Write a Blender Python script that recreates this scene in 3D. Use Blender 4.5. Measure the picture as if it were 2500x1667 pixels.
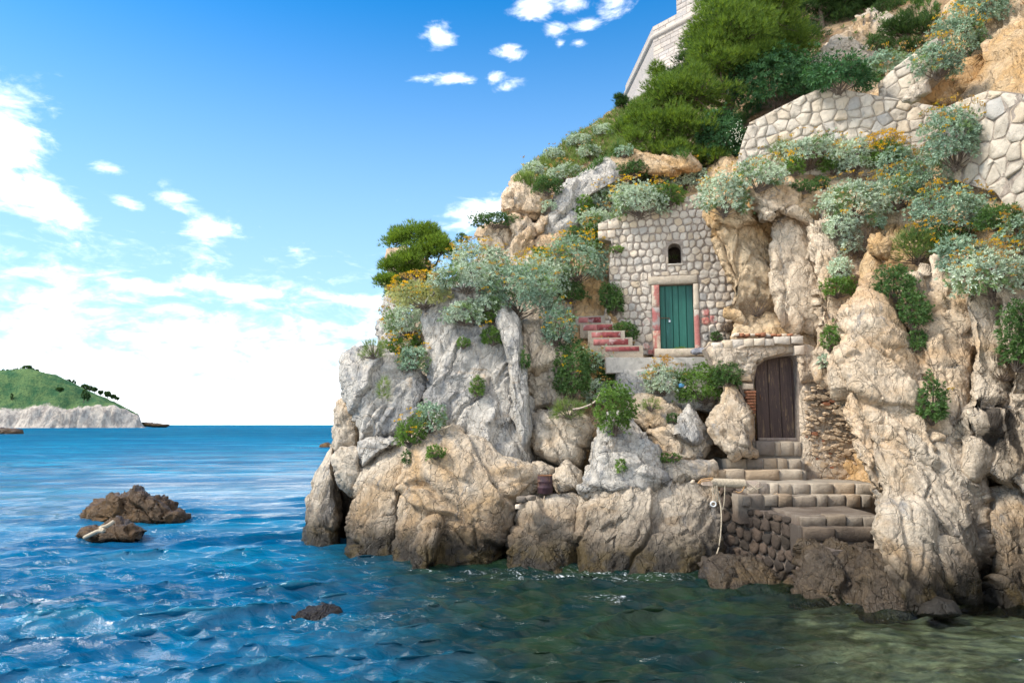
import bpy, math, random
import numpy as np
from mathutils import Vector, Matrix
from mathutils.geometry import tessellate_polygon
from mathutils.bvhtree import BVHTree

for o in list(bpy.data.objects):
    bpy.data.objects.remove(o)
SC = bpy.context.scene
COL = SC.collection
R_ = math.radians

# ------------------------------------------------------------------ camera
CAM_H = 3.0
PITCH = R_(6.94)
cd = bpy.data.cameras.new('camera')
cd.lens = 24.0
cd.sensor_width = 36.0
cd.clip_start = 0.1
cd.clip_end = 20000
cam = bpy.data.objects.new('camera', cd)
COL.objects.link(cam)
cam.location = (0, 0, CAM_H)
cam.rotation_euler = (math.pi / 2 + PITCH, 0, 0)
SC.camera = cam

# ------------------------------------------------------------------ light
SUN_AZ = R_(-104)      # clockwise from +Y (view direction): veiled sun high over the sea on the left
SUN_EL = R_(46)
sd = bpy.data.lights.new('sun', 'SUN')
sd.energy = 1.5
sd.angle = R_(16)
sd.color = (1.0, 0.93, 0.82)
sun = bpy.data.objects.new('sun', sd)
COL.objects.link(sun)
sdir = Vector((math.sin(SUN_AZ) * math.cos(SUN_EL), math.cos(SUN_AZ) * math.cos(SUN_EL), math.sin(SUN_EL)))
sun.rotation_euler = sdir.to_track_quat('Z', 'Y').to_euler()
sun.location = (30, 30, 60)

SC.view_settings.view_transform = 'Standard'
SC.view_settings.look = 'None'
SC.view_settings.gamma = 1
SC.view_settings.use_curve_mapping = False
SC.view_settings.exposure = 2.0
SC.cycles.use_denoising = True
SC.cycles.max_bounces = 8
SC.cycles.transparent_max_bounces = 12
SC.cycles.caustics_reflective = False
SC.cycles.caustics_refractive = False
SC.cycles.sample_clamp_indirect = 6

FPX = 2500 * 24.0 / 36.0
CP, SP = math.cos(PITCH), math.sin(PITCH)


def P(x, y, Y):
    """point of the place seen at photo pixel (x, y), Y metres ahead"""
    xc = (np.asarray(x, float) - 1250.0) / FPX
    yc = (833.5 - np.asarray(y, float)) / FPX
    dy = CP - yc * SP
    s = np.asarray(Y, float) / dy
    return np.stack(np.broadcast_arrays(xc * s, dy * s, CAM_H + (SP + yc * CP) * s), -1)


def ray(x, y):
    v = P(x, y, 1.0) - np.array([0, 0, CAM_H])
    return v / np.linalg.norm(v)


def PZ(x, y, z):
    d = ray(x, y)
    return np.array([0, 0, CAM_H]) + d * ((z - CAM_H) / d[2])


# ------------------------------------------------------------------ node helper
class NT:
    def __init__(self, tree):
        self.t = tree
        self.n = tree.nodes
        self.l = tree.links

    def node(self, typ, **kw):
        nd = self.n.new(typ)
        for k, v in kw.items():
            if hasattr(nd, k) and k not in ('inputs',):
                setattr(nd, k, v)
        return nd

    def put(self, sock, v):
        if isinstance(v, bpy.types.NodeSocket):
            self.l.new(v, sock)
        elif v is not None:
            try:
                sock.default_value = v
            except Exception:
                sock.default_value = (*v, 1.0) if len(v) == 3 else v[:3]

    def math(self, op, a, b=None, c=None, clamp=False):
        nd = self.node('ShaderNodeMath', operation=op, use_clamp=clamp)
        self.put(nd.inputs[0], a)
        if b is not None:
            self.put(nd.inputs[1], b)
        if c is not None:
            self.put(nd.inputs[2], c)
        return nd.outputs[0]

    def vmath(self, op, a, b=None, out=0):
        nd = self.node('ShaderNodeVectorMath', operation=op)
        self.put(nd.inputs[0], a)
        if b is not None:
            self.put(nd.inputs[1], b)
        return nd.outputs[out]

    def mix(self, f, a, b, blend='MIX'):
        nd = self.node('ShaderNodeMix', data_type='RGBA', blend_type=blend)
        self.put(nd.inputs[0], f)
        self.put(nd.inputs[6], a if isinstance(a, bpy.types.NodeSocket) else (*a, 1.0)[:4])
        self.put(nd.inputs[7], b if isinstance(b, bpy.types.NodeSocket) else (*b, 1.0)[:4])
        return nd.outputs[2]

    def noise(self, vec, scale, detail=4, rough=0.55, dist=0.0, out=0):
        nd = self.node('ShaderNodeTexNoise')
        self.put(nd.inputs['Vector'], vec)
        nd.inputs['Scale'].default_value = scale
        nd.inputs['Detail'].default_value = detail
        nd.inputs['Roughness'].default_value = rough
        nd.inputs['Distortion'].default_value = dist
        return nd.outputs[out]

    def ridge(self, vec, scale, detail=7, rough=0.55, dist=0.3):
        nd = self.node('ShaderNodeTexNoise', noise_type='RIDGED_MULTIFRACTAL')
        self.put(nd.inputs['Vector'], vec)
        nd.inputs['Scale'].default_value = scale
        nd.inputs['Detail'].default_value = detail
        nd.inputs['Roughness'].default_value = rough
        nd.inputs['Distortion'].default_value = dist
        return nd.outputs[0]

    def ss(self, v, lo, hi, a=0.0, b=1.0):
        nd = self.node('ShaderNodeMapRange', interpolation_type='SMOOTHSTEP')
        self.put(nd.inputs[0], v)
        self.put(nd.inputs[1], lo)
        self.put(nd.inputs[2], hi)
        self.put(nd.inputs[3], a)
        self.put(nd.inputs[4], b)
        return nd.outputs[0]

    def mapping(self, vec, loc=(0, 0, 0), rot=(0, 0, 0), scale=(1, 1, 1), kind='POINT'):
        nd = self.node('ShaderNodeMapping', vector_type=kind)
        self.put(nd.inputs[0], vec)
        nd.inputs[1].default_value = loc
        nd.inputs[2].default_value = rot
        nd.inputs[3].default_value = scale
        return nd.outputs[0]

    def bump(self, h, strength=0.5, dist=0.02, normal=None):
        nd = self.node('ShaderNodeBump')
        self.put(nd.inputs['Strength'], strength)
        nd.inputs['Distance'].default_value = dist
        self.put(nd.inputs['Height'], h)
        if normal is not None:
            self.put(nd.inputs['Normal'], normal)
        return nd.outputs[0]


# ------------------------------------------------------------------ sky
W = bpy.data.worlds.new('World')
SC.world = W
W.use_nodes = True
wt = NT(W.node_tree)
wt.n.clear()
wout = wt.node('ShaderNodeOutputWorld')
bg = wt.node('ShaderNodeBackground')
bg.inputs[1].default_value = 0.1
wt.l.new(bg.outputs[0], wout.inputs[0])
sky = wt.node('ShaderNodeTexSky')
sky.sky_type = 'NISHITA'
sky.sun_disc = False
sky.sun_elevation = SUN_EL
sky.sun_rotation = SUN_AZ
sky.air_density = 1.0
sky.dust_density = 0.6
sky.ozone_density = 2.0
gen = wt.node('ShaderNodeTexCoord').outputs['Generated']
sep = wt.node('ShaderNodeSeparateXYZ')
wt.l.new(gen, sep.inputs[0])
gx, gy, gz = sep.outputs
az = wt.math('ARCTAN2', gx, gy)
el = wt.math('ARCSINE', gz)
comb = wt.node('ShaderNodeCombineXYZ')
wt.l.new(az, comb.inputs[0])
wt.l.new(el, comb.inputs[1])
ae = comb.outputs[0]
hs = wt.node('ShaderNodeHueSaturation')
hs.inputs['Hue'].default_value = 0.492
hs.inputs['Saturation'].default_value = 1.75
hs.inputs['Value'].default_value = 0.5
wt.l.new(sky.outputs[0], hs.inputs['Color'])
blue = hs.outputs[0]


def azel(x, y):
    d = ray(x, y)
    return math.atan2(d[0], d[1]), math.asin(d[2])


# wispy clouds: (centre pixel, half-width, half-height, roll, weight)
CLOUDS = [(-40, 360, 110, 150, -0.5, 1.15), (50, 460, 165, 58, -0.42, 1.05), (140, 505, 100, 28, -0.3, 0.8),
          (430, 488, 70, 26, -0.35, 0.7), (510, 562, 68, 36, -0.1, 0.9), (312, 498, 34, 14, -0.1, 0.65),
          (245, 408, 42, 14, 0, 0.45), (1305, 16, 66, 34, 0.1, 0.95), (1395, 8, 60, 28, 0, 0.85),
          (1500, 12, 56, 26, 0.25, 0.8), (1068, 88, 50, 30, 0.15, 0.75), (1242, 128, 44, 20, 0, 0.85),
          (1118, 194, 66, 16, 0, 0.85), (1040, 196, 50, 14, 0, 0.6), (1240, 212, 46, 14, 0.2, 0.6), (1200, 190, 36, 18, 0, 0.6),
          (1430, 58, 46, 20, 0, 0.75), (1352, 76, 40, 20, 0, 0.75), (1410, 104, 24, 12, 0, 0.7), (1366, 104, 16, 12, 0, 0.6),
          (1180, 520, 110, 46, 0.1, 1.0), (350, 700, 140, 26, -0.1, 0.8), (560, 706, 160, 30, -0.08, 0.75), (870, 735, 130, 26, 0, 0.7)]
st = wt.mapping(ae, scale=(9.0, 22.0, 1.0))
n1 = wt.noise(st, 1.6, 7, 0.62, 0.6)
n2 = wt.noise(wt.mapping(ae, loc=(3, 1, 0), scale=(26, 52, 1)), 1.5, 5, 0.6, 0.3)
nn = wt.math('ADD', wt.math('MULTIPLY', wt.math('SUBTRACT', n1, 0.5), 1.9), wt.math('MULTIPLY', wt.math('SUBTRACT', n2, 0.5), 0.75))
fld = None
for (cx, cy, hw, hh, roll, wgt) in CLOUDS:
    a0, e0 = azel(cx, cy)
    k = 1.0 / FPX
    v = wt.vmath('LENGTH', wt.mapping(ae, (a0, e0, 0), (0, 0, roll), (hw * k * 1.12, hh * k * 1.12, 1), 'TEXTURE'), out=1)
    f = wt.math('MULTIPLY', wt.math('SUBTRACT', 1.0, v), wgt)
    fld = f if fld is None else wt.math('MAXIMUM', fld, f)
dens = wt.ss(wt.math('ADD', fld, nn), 0.05, 1.15)
# the cloud bank towards the horizon, all the way round, and broken fair-weather cloud behind the photographer and to the sides
bank = wt.math('ADD', wt.math('MULTIPLY', wt.math('SUBTRACT', 0.228, el), 4.6), wt.math('MULTIPLY', nn, 1.25))
dens2 = wt.math('MULTIPLY', wt.ss(bank, 0.0, 1.35), 0.92)
haze_h = wt.math('MULTIPLY', wt.ss(el, 0.66, 0.02), 0.85)
pl = wt.node('ShaderNodeCombineXYZ')
zz = wt.math('MAXIMUM', gz, 0.06)
wt.l.new(wt.math('DIVIDE', gx, zz), pl.inputs[0])
wt.l.new(wt.math('DIVIDE', gy, zz), pl.inputs[1])
n3 = wt.noise(pl.outputs[0], 0.55, 7, 0.6, 0.4)
side = wt.ss(wt.math('ABSOLUTE', az), 1.0, 1.5)
dens3 = wt.math('MULTIPLY', wt.ss(n3, 0.44, 0.60), side)
dd = wt.math('MAXIMUM', wt.math('MAXIMUM', dens, dens2), dens3)
CLOUD_RAD = (6.4, 6.35, 6.25)
blue = wt.mix(1.0, blue, (0.42, 1.17, 1.30), 'MULTIPLY')
c1 = wt.mix(haze_h, blue, (1.85, 2.55, 3.2))
c2 = wt.mix(wt.math('MULTIPLY', dd, 0.9), c1, CLOUD_RAD)
wt.l.new(c2, bg.inputs[0])

# ------------------------------------------------------------------ numpy noise
U32 = np.uint32


def hsh(ix, iy, iz, seed):
    with np.errstate(over='ignore'):
        h = ix.astype(U32) * U32(374761393) + iy.astype(U32) * U32(668265263) + iz.astype(U32) * U32(2147483647) + U32((seed * 974711 + 12345) & 0xffffffff)
        h = (h ^ (h >> U32(13))) * U32(1274126177)
        h = (h ^ (h >> U32(16))) * U32(2246822519)
        h = h ^ (h >> U32(15))
    return h.astype(np.float64) / 4294967296.0


def vnoise(p, seed=0):
    i = np.floor(p).astype(np.int64)
    f = p - i
    u = f * f * f * (f * (f * 6 - 15) + 10)
    r = 0
    for dx in (0, 1):
        wx = u[:, 0] if dx else 1 - u[:, 0]
        for dy in (0, 1):
            wy = u[:, 1] if dy else 1 - u[:, 1]
            for dz in (0, 1):
                wz = u[:, 2] if dz else 1 - u[:, 2]
                r = r + wx * wy * wz * hsh(i[:, 0] + dx, i[:, 1] + dy, i[:, 2] + dz, seed)
    return r * 2 - 1


def fbm(p, seed=0, oct=4, gain=0.5):
    a, s, r = 1.0, 0.0, 0
    for k in range(oct):
        r = r + a * vnoise(p, seed + k * 17)
        s += a
        a *= gain
        p = p * 2.03 + 11.7
    return r / s


def ridged(p, seed=0, oct=4, gain=0.5):
    a, s, r = 1.0, 0.0, 0
    for k in range(oct):
        r = r + a * (1 - np.abs(vnoise(p, seed + k * 31)))
        s += a
        a *= gain
        p = p * 2.1 + 5.3
    return r / s


def worley(p, seed=0):
    i = np.floor(p).astype(np.int64)
    n = len(p)
    F1 = np.full(n, 9.0)
    F2 = np.full(n, 9.0)
    vec = np.zeros((n, 3))
    cid = np.zeros(n)
    for dx in (-1, 0, 1):
        for dy in (-1, 0, 1):
            for dz in (-1, 0, 1):
                c = i + (dx, dy, dz)
                h1 = hsh(c[:, 0], c[:, 1], c[:, 2], seed)
                h2 = (h1 * 7919.13) % 1.0
                h3 = (h1 * 104729.71) % 1.0
                d = p - (c + np.stack((h1, h2, h3), -1))
                L = np.sqrt((d * d).sum(1))
                m = L < F1
                F2 = np.where(m, F1, np.minimum(F2, L))
                F1 = np.where(m, L, F1)
                vec[m] = d[m]
                cid[m] = h1[m]
    return F1, F2, vec, cid


def sstep(a, b, x):
    t = np.clip((x - a) / (b - a), 0, 1)
    return t * t * (3 - 2 * t)


# ------------------------------------------------------------------ mesh helpers
def mesh_data(name, V, faces, smooth=True):
    """faces: list of (k,n) int arrays of equal-sized polygons, or list of lists"""
    me = bpy.data.meshes.new(name)
    V = np.asarray(V, np.float32)
    if isinstance(faces, (list, tuple)) and len(faces) and not isinstance(faces[0], np.ndarray):
        me.from_pydata(V.tolist(), [], [list(map(int, f)) for f in faces])
    else:
        if isinstance(faces, np.ndarray):
            faces = [faces]
        me.vertices.add(len(V))
        me.vertices.foreach_set('co', V.ravel())
        nl = sum(f.size for f in faces)
        npol = sum(len(f) for f in faces)
        me.loops.add(nl)
        me.polygons.add(npol)
        me.loops.foreach_set('vertex_index', np.concatenate([f.ravel() for f in faces]).astype(np.int32))
        tot = np.concatenate([np.full(len(f), f.shape[1]) for f in faces]).astype(np.int32)
        st_ = np.concatenate(([0], np.cumsum(tot)[:-1])).astype(np.int32)
        me.polygons.foreach_set('loop_start', st_)
        me.polygons.foreach_set('loop_total', tot)
        me.update(calc_edges=True)
    me.polygons.foreach_set('use_smooth', np.full(len(me.polygons), smooth))
    me.update()
    return me


def tag(o, label=None, cat=None, group=None, kind=None):
    if label:
        o['label'] = label
    if cat:
        o['category'] = cat
    if group:
        o['group'] = group
    if kind:
        o['kind'] = kind
    return o


def wloc(o):
    v = Vector((0, 0, 0))
    while o is not None:
        v += o.location
        o = o.parent
    return v


def obj(name, V, faces, mat, parent=None, smooth=True, origin=None):
    V = np.asarray(V, float)
    if origin is None:
        origin = (0.5 * (V[:, 0].min() + V[:, 0].max()), 0.5 * (V[:, 1].min() + V[:, 1].max()), V[:, 2].min())
    o = bpy.data.objects.new(name, mesh_data(name, V - np.array(origin), faces, smooth))
    COL.objects.link(o)
    if mat is not None:
        o.data.materials.append(mat)
    o.location = origin
    if parent is not None:
        o.parent = parent
        o.location = Vector(origin) - wloc(parent)
    return o


def thing(name, label, cat, loc, group=None):
    o = bpy.data.objects.new(name, None)
    COL.objects.link(o)
    o.empty_display_size = 0.2
    o.location = [float(v) for v in loc]
    return tag(o, label, cat, group)


def grid_faces(nr, nc, off=0, wrap=False):
    r = np.arange(nr - 1)[:, None]
    c = np.arange(nc if wrap else nc - 1)[None, :]
    c2 = (c + 1) % nc
    a = r * nc + c
    b = r * nc + c2
    return (np.stack((a, b, b + nc, a + nc), -1).reshape(-1, 4) + off)


def tube(pts, rad, n=6):
    pts = np.asarray(pts, float)
    rad = np.broadcast_to(np.asarray(rad, float), (len(pts),))
    t = np.gradient(pts, axis=0)
    t /= np.linalg.norm(t, axis=1)[:, None] + 1e-9
    ref = np.array([0.31, 0.17, 0.93])
    a = np.cross(t, ref)
    a /= np.linalg.norm(a, axis=1)[:, None] + 1e-9
    b = np.cross(t, a)
    th = np.linspace(0, 2 * np.pi, n, endpoint=False)
    V = pts[:, None] + rad[:, None, None] * (a[:, None] * np.cos(th)[None, :, None] + b[:, None] * np.sin(th)[None, :, None])
    F = grid_faces(len(pts), n, wrap=True)
    return V.reshape(-1, 3), F


class MB:
    """collects meshes made of quads and tris into one"""

    def __init__(self):
        self.V, self.F3, self.F4, self.n = [], [], [], 0

    def add(self, V, F):
        V = np.asarray(V, float)
        if isinstance(F, np.ndarray):
            F = [F]
        for f in F:
            (self.F4 if f.shape[1] == 4 else self.F3).append(f + self.n)
        self.V.append(V)
        self.n += len(V)

    def box(self, c, s, M=None):
        c, s = np.asarray(c, float), np.asarray(s, float) / 2
        v = np.array([[x, y, z] for x in (-1, 1) for y in (-1, 1) for z in (-1, 1)], float) * s
        if M is not None:
            v = v @ np.asarray(M).T
        self.add(v + c, np.array([[0, 1, 3, 2], [4, 6, 7, 5], [0, 4, 5, 1], [2, 3, 7, 6], [0, 2, 6, 4], [1, 5, 7, 3]]))

    def faces(self):
        out = []
        if self.F3:
            out.append(np.concatenate(self.F3))
        if self.F4:
            out.append(np.concatenate(self.F4))
        return out

    def build(self, name, mat, parent=None, smooth=False, origin=None):
        return obj(name, np.concatenate(self.V), self.faces(), mat, parent, smooth, origin)


def vnormals(V, F):
    N = np.zeros_like(V)
    for f in F:
        a, b, c = V[f[:, 0]], V[f[:, 1]], V[f[:, -1]]
        if f.shape[1] == 4:
            n = np.cross(V[f[:, 2]] - V[f[:, 0]], V[f[:, 3]] - V[f[:, 1]])
        else:
            n = np.cross(b - a, c - a)
        for k in range(f.shape[1]):
            np.add.at(N, f[:, k], n)
    return N / (np.linalg.norm(N, axis=1)[:, None] + 1e-12)


# ------------------------------------------------------------------ rock builder
def rock_disp(p, seed, size, amp, strata=(0.5, 0.9), crack=1.0, fine=1.0):
    ca, sa = math.cos(strata[0]), math.sin(strata[0])
    Rm = np.array([[ca, 0, sa], [0, 1, 0], [-sa, 0, ca]])
    w = p + size * 0.22 * np.stack((fbm(p / size * 1.4, seed + 1, 3), fbm(p / size * 1.4 + 7, seed + 2, 3), fbm(p / size * 1.4 + 19, seed + 3, 3)), -1)
    d = 0
    for (s, a, k) in ((1.0, 1.0, 0), (0.40, 0.38, 50), (0.16, 0.10, 90)):
        q = (w @ Rm.T) / (size * s * np.array([0.75, 1.0, 0.75 + strata[1]]))
        F1, F2, vec, cid = worley(q, seed + k)
        g = np.stack(((cid * 977.7) % 1 - .5, (cid * 5711.3) % 1 - .5, (cid * 3571.9) % 1 - .5), -1) * 2
        e = sstep(0.0, 0.10, F2 - F1)
        d = d + amp * a * ((0.55 * (vec * g).sum(1) + 0.7 * (((cid * 8887.1) % 1) - .5)) * e - 0.40 * crack * (1 - e))
    qa = (p @ Rm.T) * np.array([2.4, 2.0, 0.8])
    d = d + amp * 0.42 * fine * (ridged(qa / size * 0.8 + 0.35 * d[:, None] / amp, seed + 9, 5, 0.58) - 0.6)
    d = d + amp * 0.12 * fine * fbm(p * 7.0, seed + 12, 3, 0.6)
    return d


ROCKV, ROCKF, ROCKN = [], [], [0]


def remember(V, F):
    for f in F:
        if f.shape[1] == 4:
            ROCKF.append(np.concatenate((f[:, [0, 1, 2]], f[:, [0, 2, 3]])) + ROCKN[0])
        else:
            ROCKF.append(f + ROCKN[0])
    ROCKV.append(V)
    ROCKN[0] += len(V)


def star(outline, centre, nth=720, seed=0, rough=0.03):
    pts = np.array(outline, float)
    c = np.array(centre, float)
    th = np.linspace(0, 2 * np.pi, nth, endpoint=False)
    d = np.stack((np.cos(th), np.sin(th)), -1)
    Rr = np.zeros(nth)
    for k in range(len(pts)):
        a = pts[k] - c
        b = pts[(k + 1) % len(pts)] - c
        e = b - a
        den = d[:, 0] * e[1] - d[:, 1] * e[0]
        den = np.where(np.abs(den) < 1e-9, 1e-9, den)
        t = (a[0] * e[1] - a[1] * e[0]) / den
        s = (a[0] * d[:, 1] - a[1] * d[:, 0]) / den
        ok = (s >= -1e-6) & (s <= 1 + 1e-6) & (t > 0)
        Rr = np.where(ok & (t > Rr), t, Rr)
    bad = Rr <= 0
    if bad.any():
        Rr[bad] = np.interp(th[bad], th[~bad], Rr[~bad], period=2 * np.pi)
    ker = np.hanning(15)
    ker /= ker.sum()
    Rr = np.convolve(np.concatenate((Rr[-7:], Rr, Rr[:7])), ker, 'valid')
    q = np.stack((np.cos(th) * 4, np.sin(th) * 4, np.full(nth, seed * 3.1)), -1)
    return Rr * (1 + rough * fbm(q, seed, 4, 0.65))


def rock(name, outline, Y, mat, lean=0.25, slant=0.0, bulge=0.6, thick=1.6, size=1.1, amp=0.2, seed=1, res=4.0, parent=None,
         strata=(0.6, 0.9), centre=None, crack=1.0, fine=1.05, power=5.0, depth=None, keep=True, rough=0.03, collide=True, grow=None):
    pts = np.array(outline, float)
    if name == 'crag':      # carry the rock down below the water
        zz_ = P(pts[:, 0], pts[:, 1], Y)[:, 2]
        pts[:, 1] += np.where(zz_ < .45, 75, 0)
    if centre is None:
        x, y = pts[:, 0], pts[:, 1]
        x2, y2 = np.roll(x, -1), np.roll(y, -1)
        cr = x * y2 - x2 * y
        A = cr.sum() / 2
        centre = (((x + x2) * cr).sum() / (6 * A), ((y + y2) * cr).sum() / (6 * A))
    if grow is None:
        grow = 1.055 if name == 'crag' else 1.0
    if name == 'crag':
        bulge, amp, size = bulge * 0.8, amp * 1.25, size * 1.25
    pts = np.array(centre) + (pts - np.array(centre)) * grow
    ext = np.ptp(pts, axis=0)
    n = int(np.clip(np.sqrt(ext[0] * ext[1]) / res, 14, 260))
    Rr = star(pts, centre, seed=seed, rough=rough)
    u = np.linspace(-1, 1, n)
    U, Vv = np.meshgrid(u, u)
    r = np.maximum(np.abs(U), np.abs(Vv))
    with np.errstate(divide='ignore', invalid='ignore'):
        ph = np.where(np.abs(U) >= np.abs(Vv), np.where(U >= 0, 0, np.pi) + np.pi / 4 * Vv / U, np.where(Vv >= 0, np.pi / 2, -np.pi / 2) - np.pi / 4 * U / Vv)
    ph = np.nan_to_num(ph) % (2 * np.pi)
    th = np.linspace(0, 2 * np.pi, len(Rr) + 1)
    Rp = np.interp(ph, th, np.append(Rr, Rr[0]))
    x = centre[0] + r * Rp * np.cos(ph)
    y = centre[1] + r * Rp * np.sin(ph)

    def dep(xx, yy):
        if depth is not None:
            return depth(xx, yy) + Y
        return Y + lean * (centre[1] - yy) / 100.0 + slant * (xx - centre[0]) / 100.0

    D = dep(x, y) + bulge * r ** power
    V = P(x, y, D).reshape(-1, 3)
    F = [grid_faces(n, n)]
    idx = np.arange(n * n).reshape(n, n)
    per = np.concatenate((idx[0, :-1], idx[:-1, -1], idx[-1, :0:-1], idx[:0:-1, 0]))
    m = len(per)
    fx, fy, fd = x.ravel()[per], y.ravel()[per], D.ravel()[per]
    K = 6
    rings = [V]
    base = n * n
    prev = per
    for k in range(1, K + 1):
        t = k / K
        sh = 1 - 0.55 * t * t
        rings.append(P(centre[0] + (fx - centre[0]) * sh, centre[1] + (fy - centre[1]) * sh, fd + thick * t))
        cur = base + np.arange(m)
        F.append(np.stack((prev, cur, np.roll(cur, -1), np.roll(prev, -1)), -1))
        prev = cur
        base += m
    rings.append(P(centre[0], centre[1], fd.mean() + thick * 1.1).reshape(1, 3))
    F.append(np.stack((prev, np.full(m, base), np.roll(prev, -1)), -1))
    V = np.concatenate(rings)
    # make normals face outwards (towards the camera on the front)
    N = vnormals(V, F)
    mid = (n // 2) * n + n // 2
    if N[mid] @ (V[mid] - np.array([0, 0, CAM_H])) > 0:
        F = [f[:, ::-1].copy() for f in F]
        N = -N
    V = V + N * rock_disp(V, seed, size, amp, strata, crack, fine)[:, None]
    if collide:
        remember(V, F)
    return obj(name, V, F, mat, parent, True)


def tps(ctrl):
    C = np.array(ctrl, float)
    X = C[:, :2] / 500.0
    n = len(X)
    d = np.linalg.norm(X[:, None] - X[None], axis=2)
    K = np.where(d > 0, d * d * np.log(d + 1e-12), 0) + np.eye(n) * 0.01
    A = np.zeros((n + 3, n + 3))
    A[:n, :n] = K
    A[:n, n] = 1
    A[:n, n + 1:] = X
    A[n, :n] = 1
    A[n + 1:, :n] = X.T
    w = np.linalg.solve(A, np.append(C[:, 2], [0, 0, 0]))

    def f(x, y):
        q = np.stack((np.asarray(x, float).ravel(), np.asarray(y, float).ravel()), -1) / 500.0
        dd_ = np.linalg.norm(q[:, None] - X[None], axis=2)
        k = np.where(dd_ > 0, dd_ * dd_ * np.log(dd_ + 1e-12), 0)
        r = k @ w[:n] + w[n] + q @ w[n + 1:]
        return r.reshape(np.shape(x))
    return f

# ------------------------------------------------------------------ materials
def new_mat(name):
    m = bpy.data.materials.new(name)
    m.use_nodes = True
    t = NT(m.node_tree)
    t.n.clear()
    out = t.node('ShaderNodeOutputMaterial')
    b = t.node('ShaderNodeBsdfPrincipled')
    t.l.new(b.outputs[0], out.inputs[0])
    t.out = out
    t.b = b
    t.pos = t.node('ShaderNodeNewGeometry').outputs['Position']
    return m, t


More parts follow.
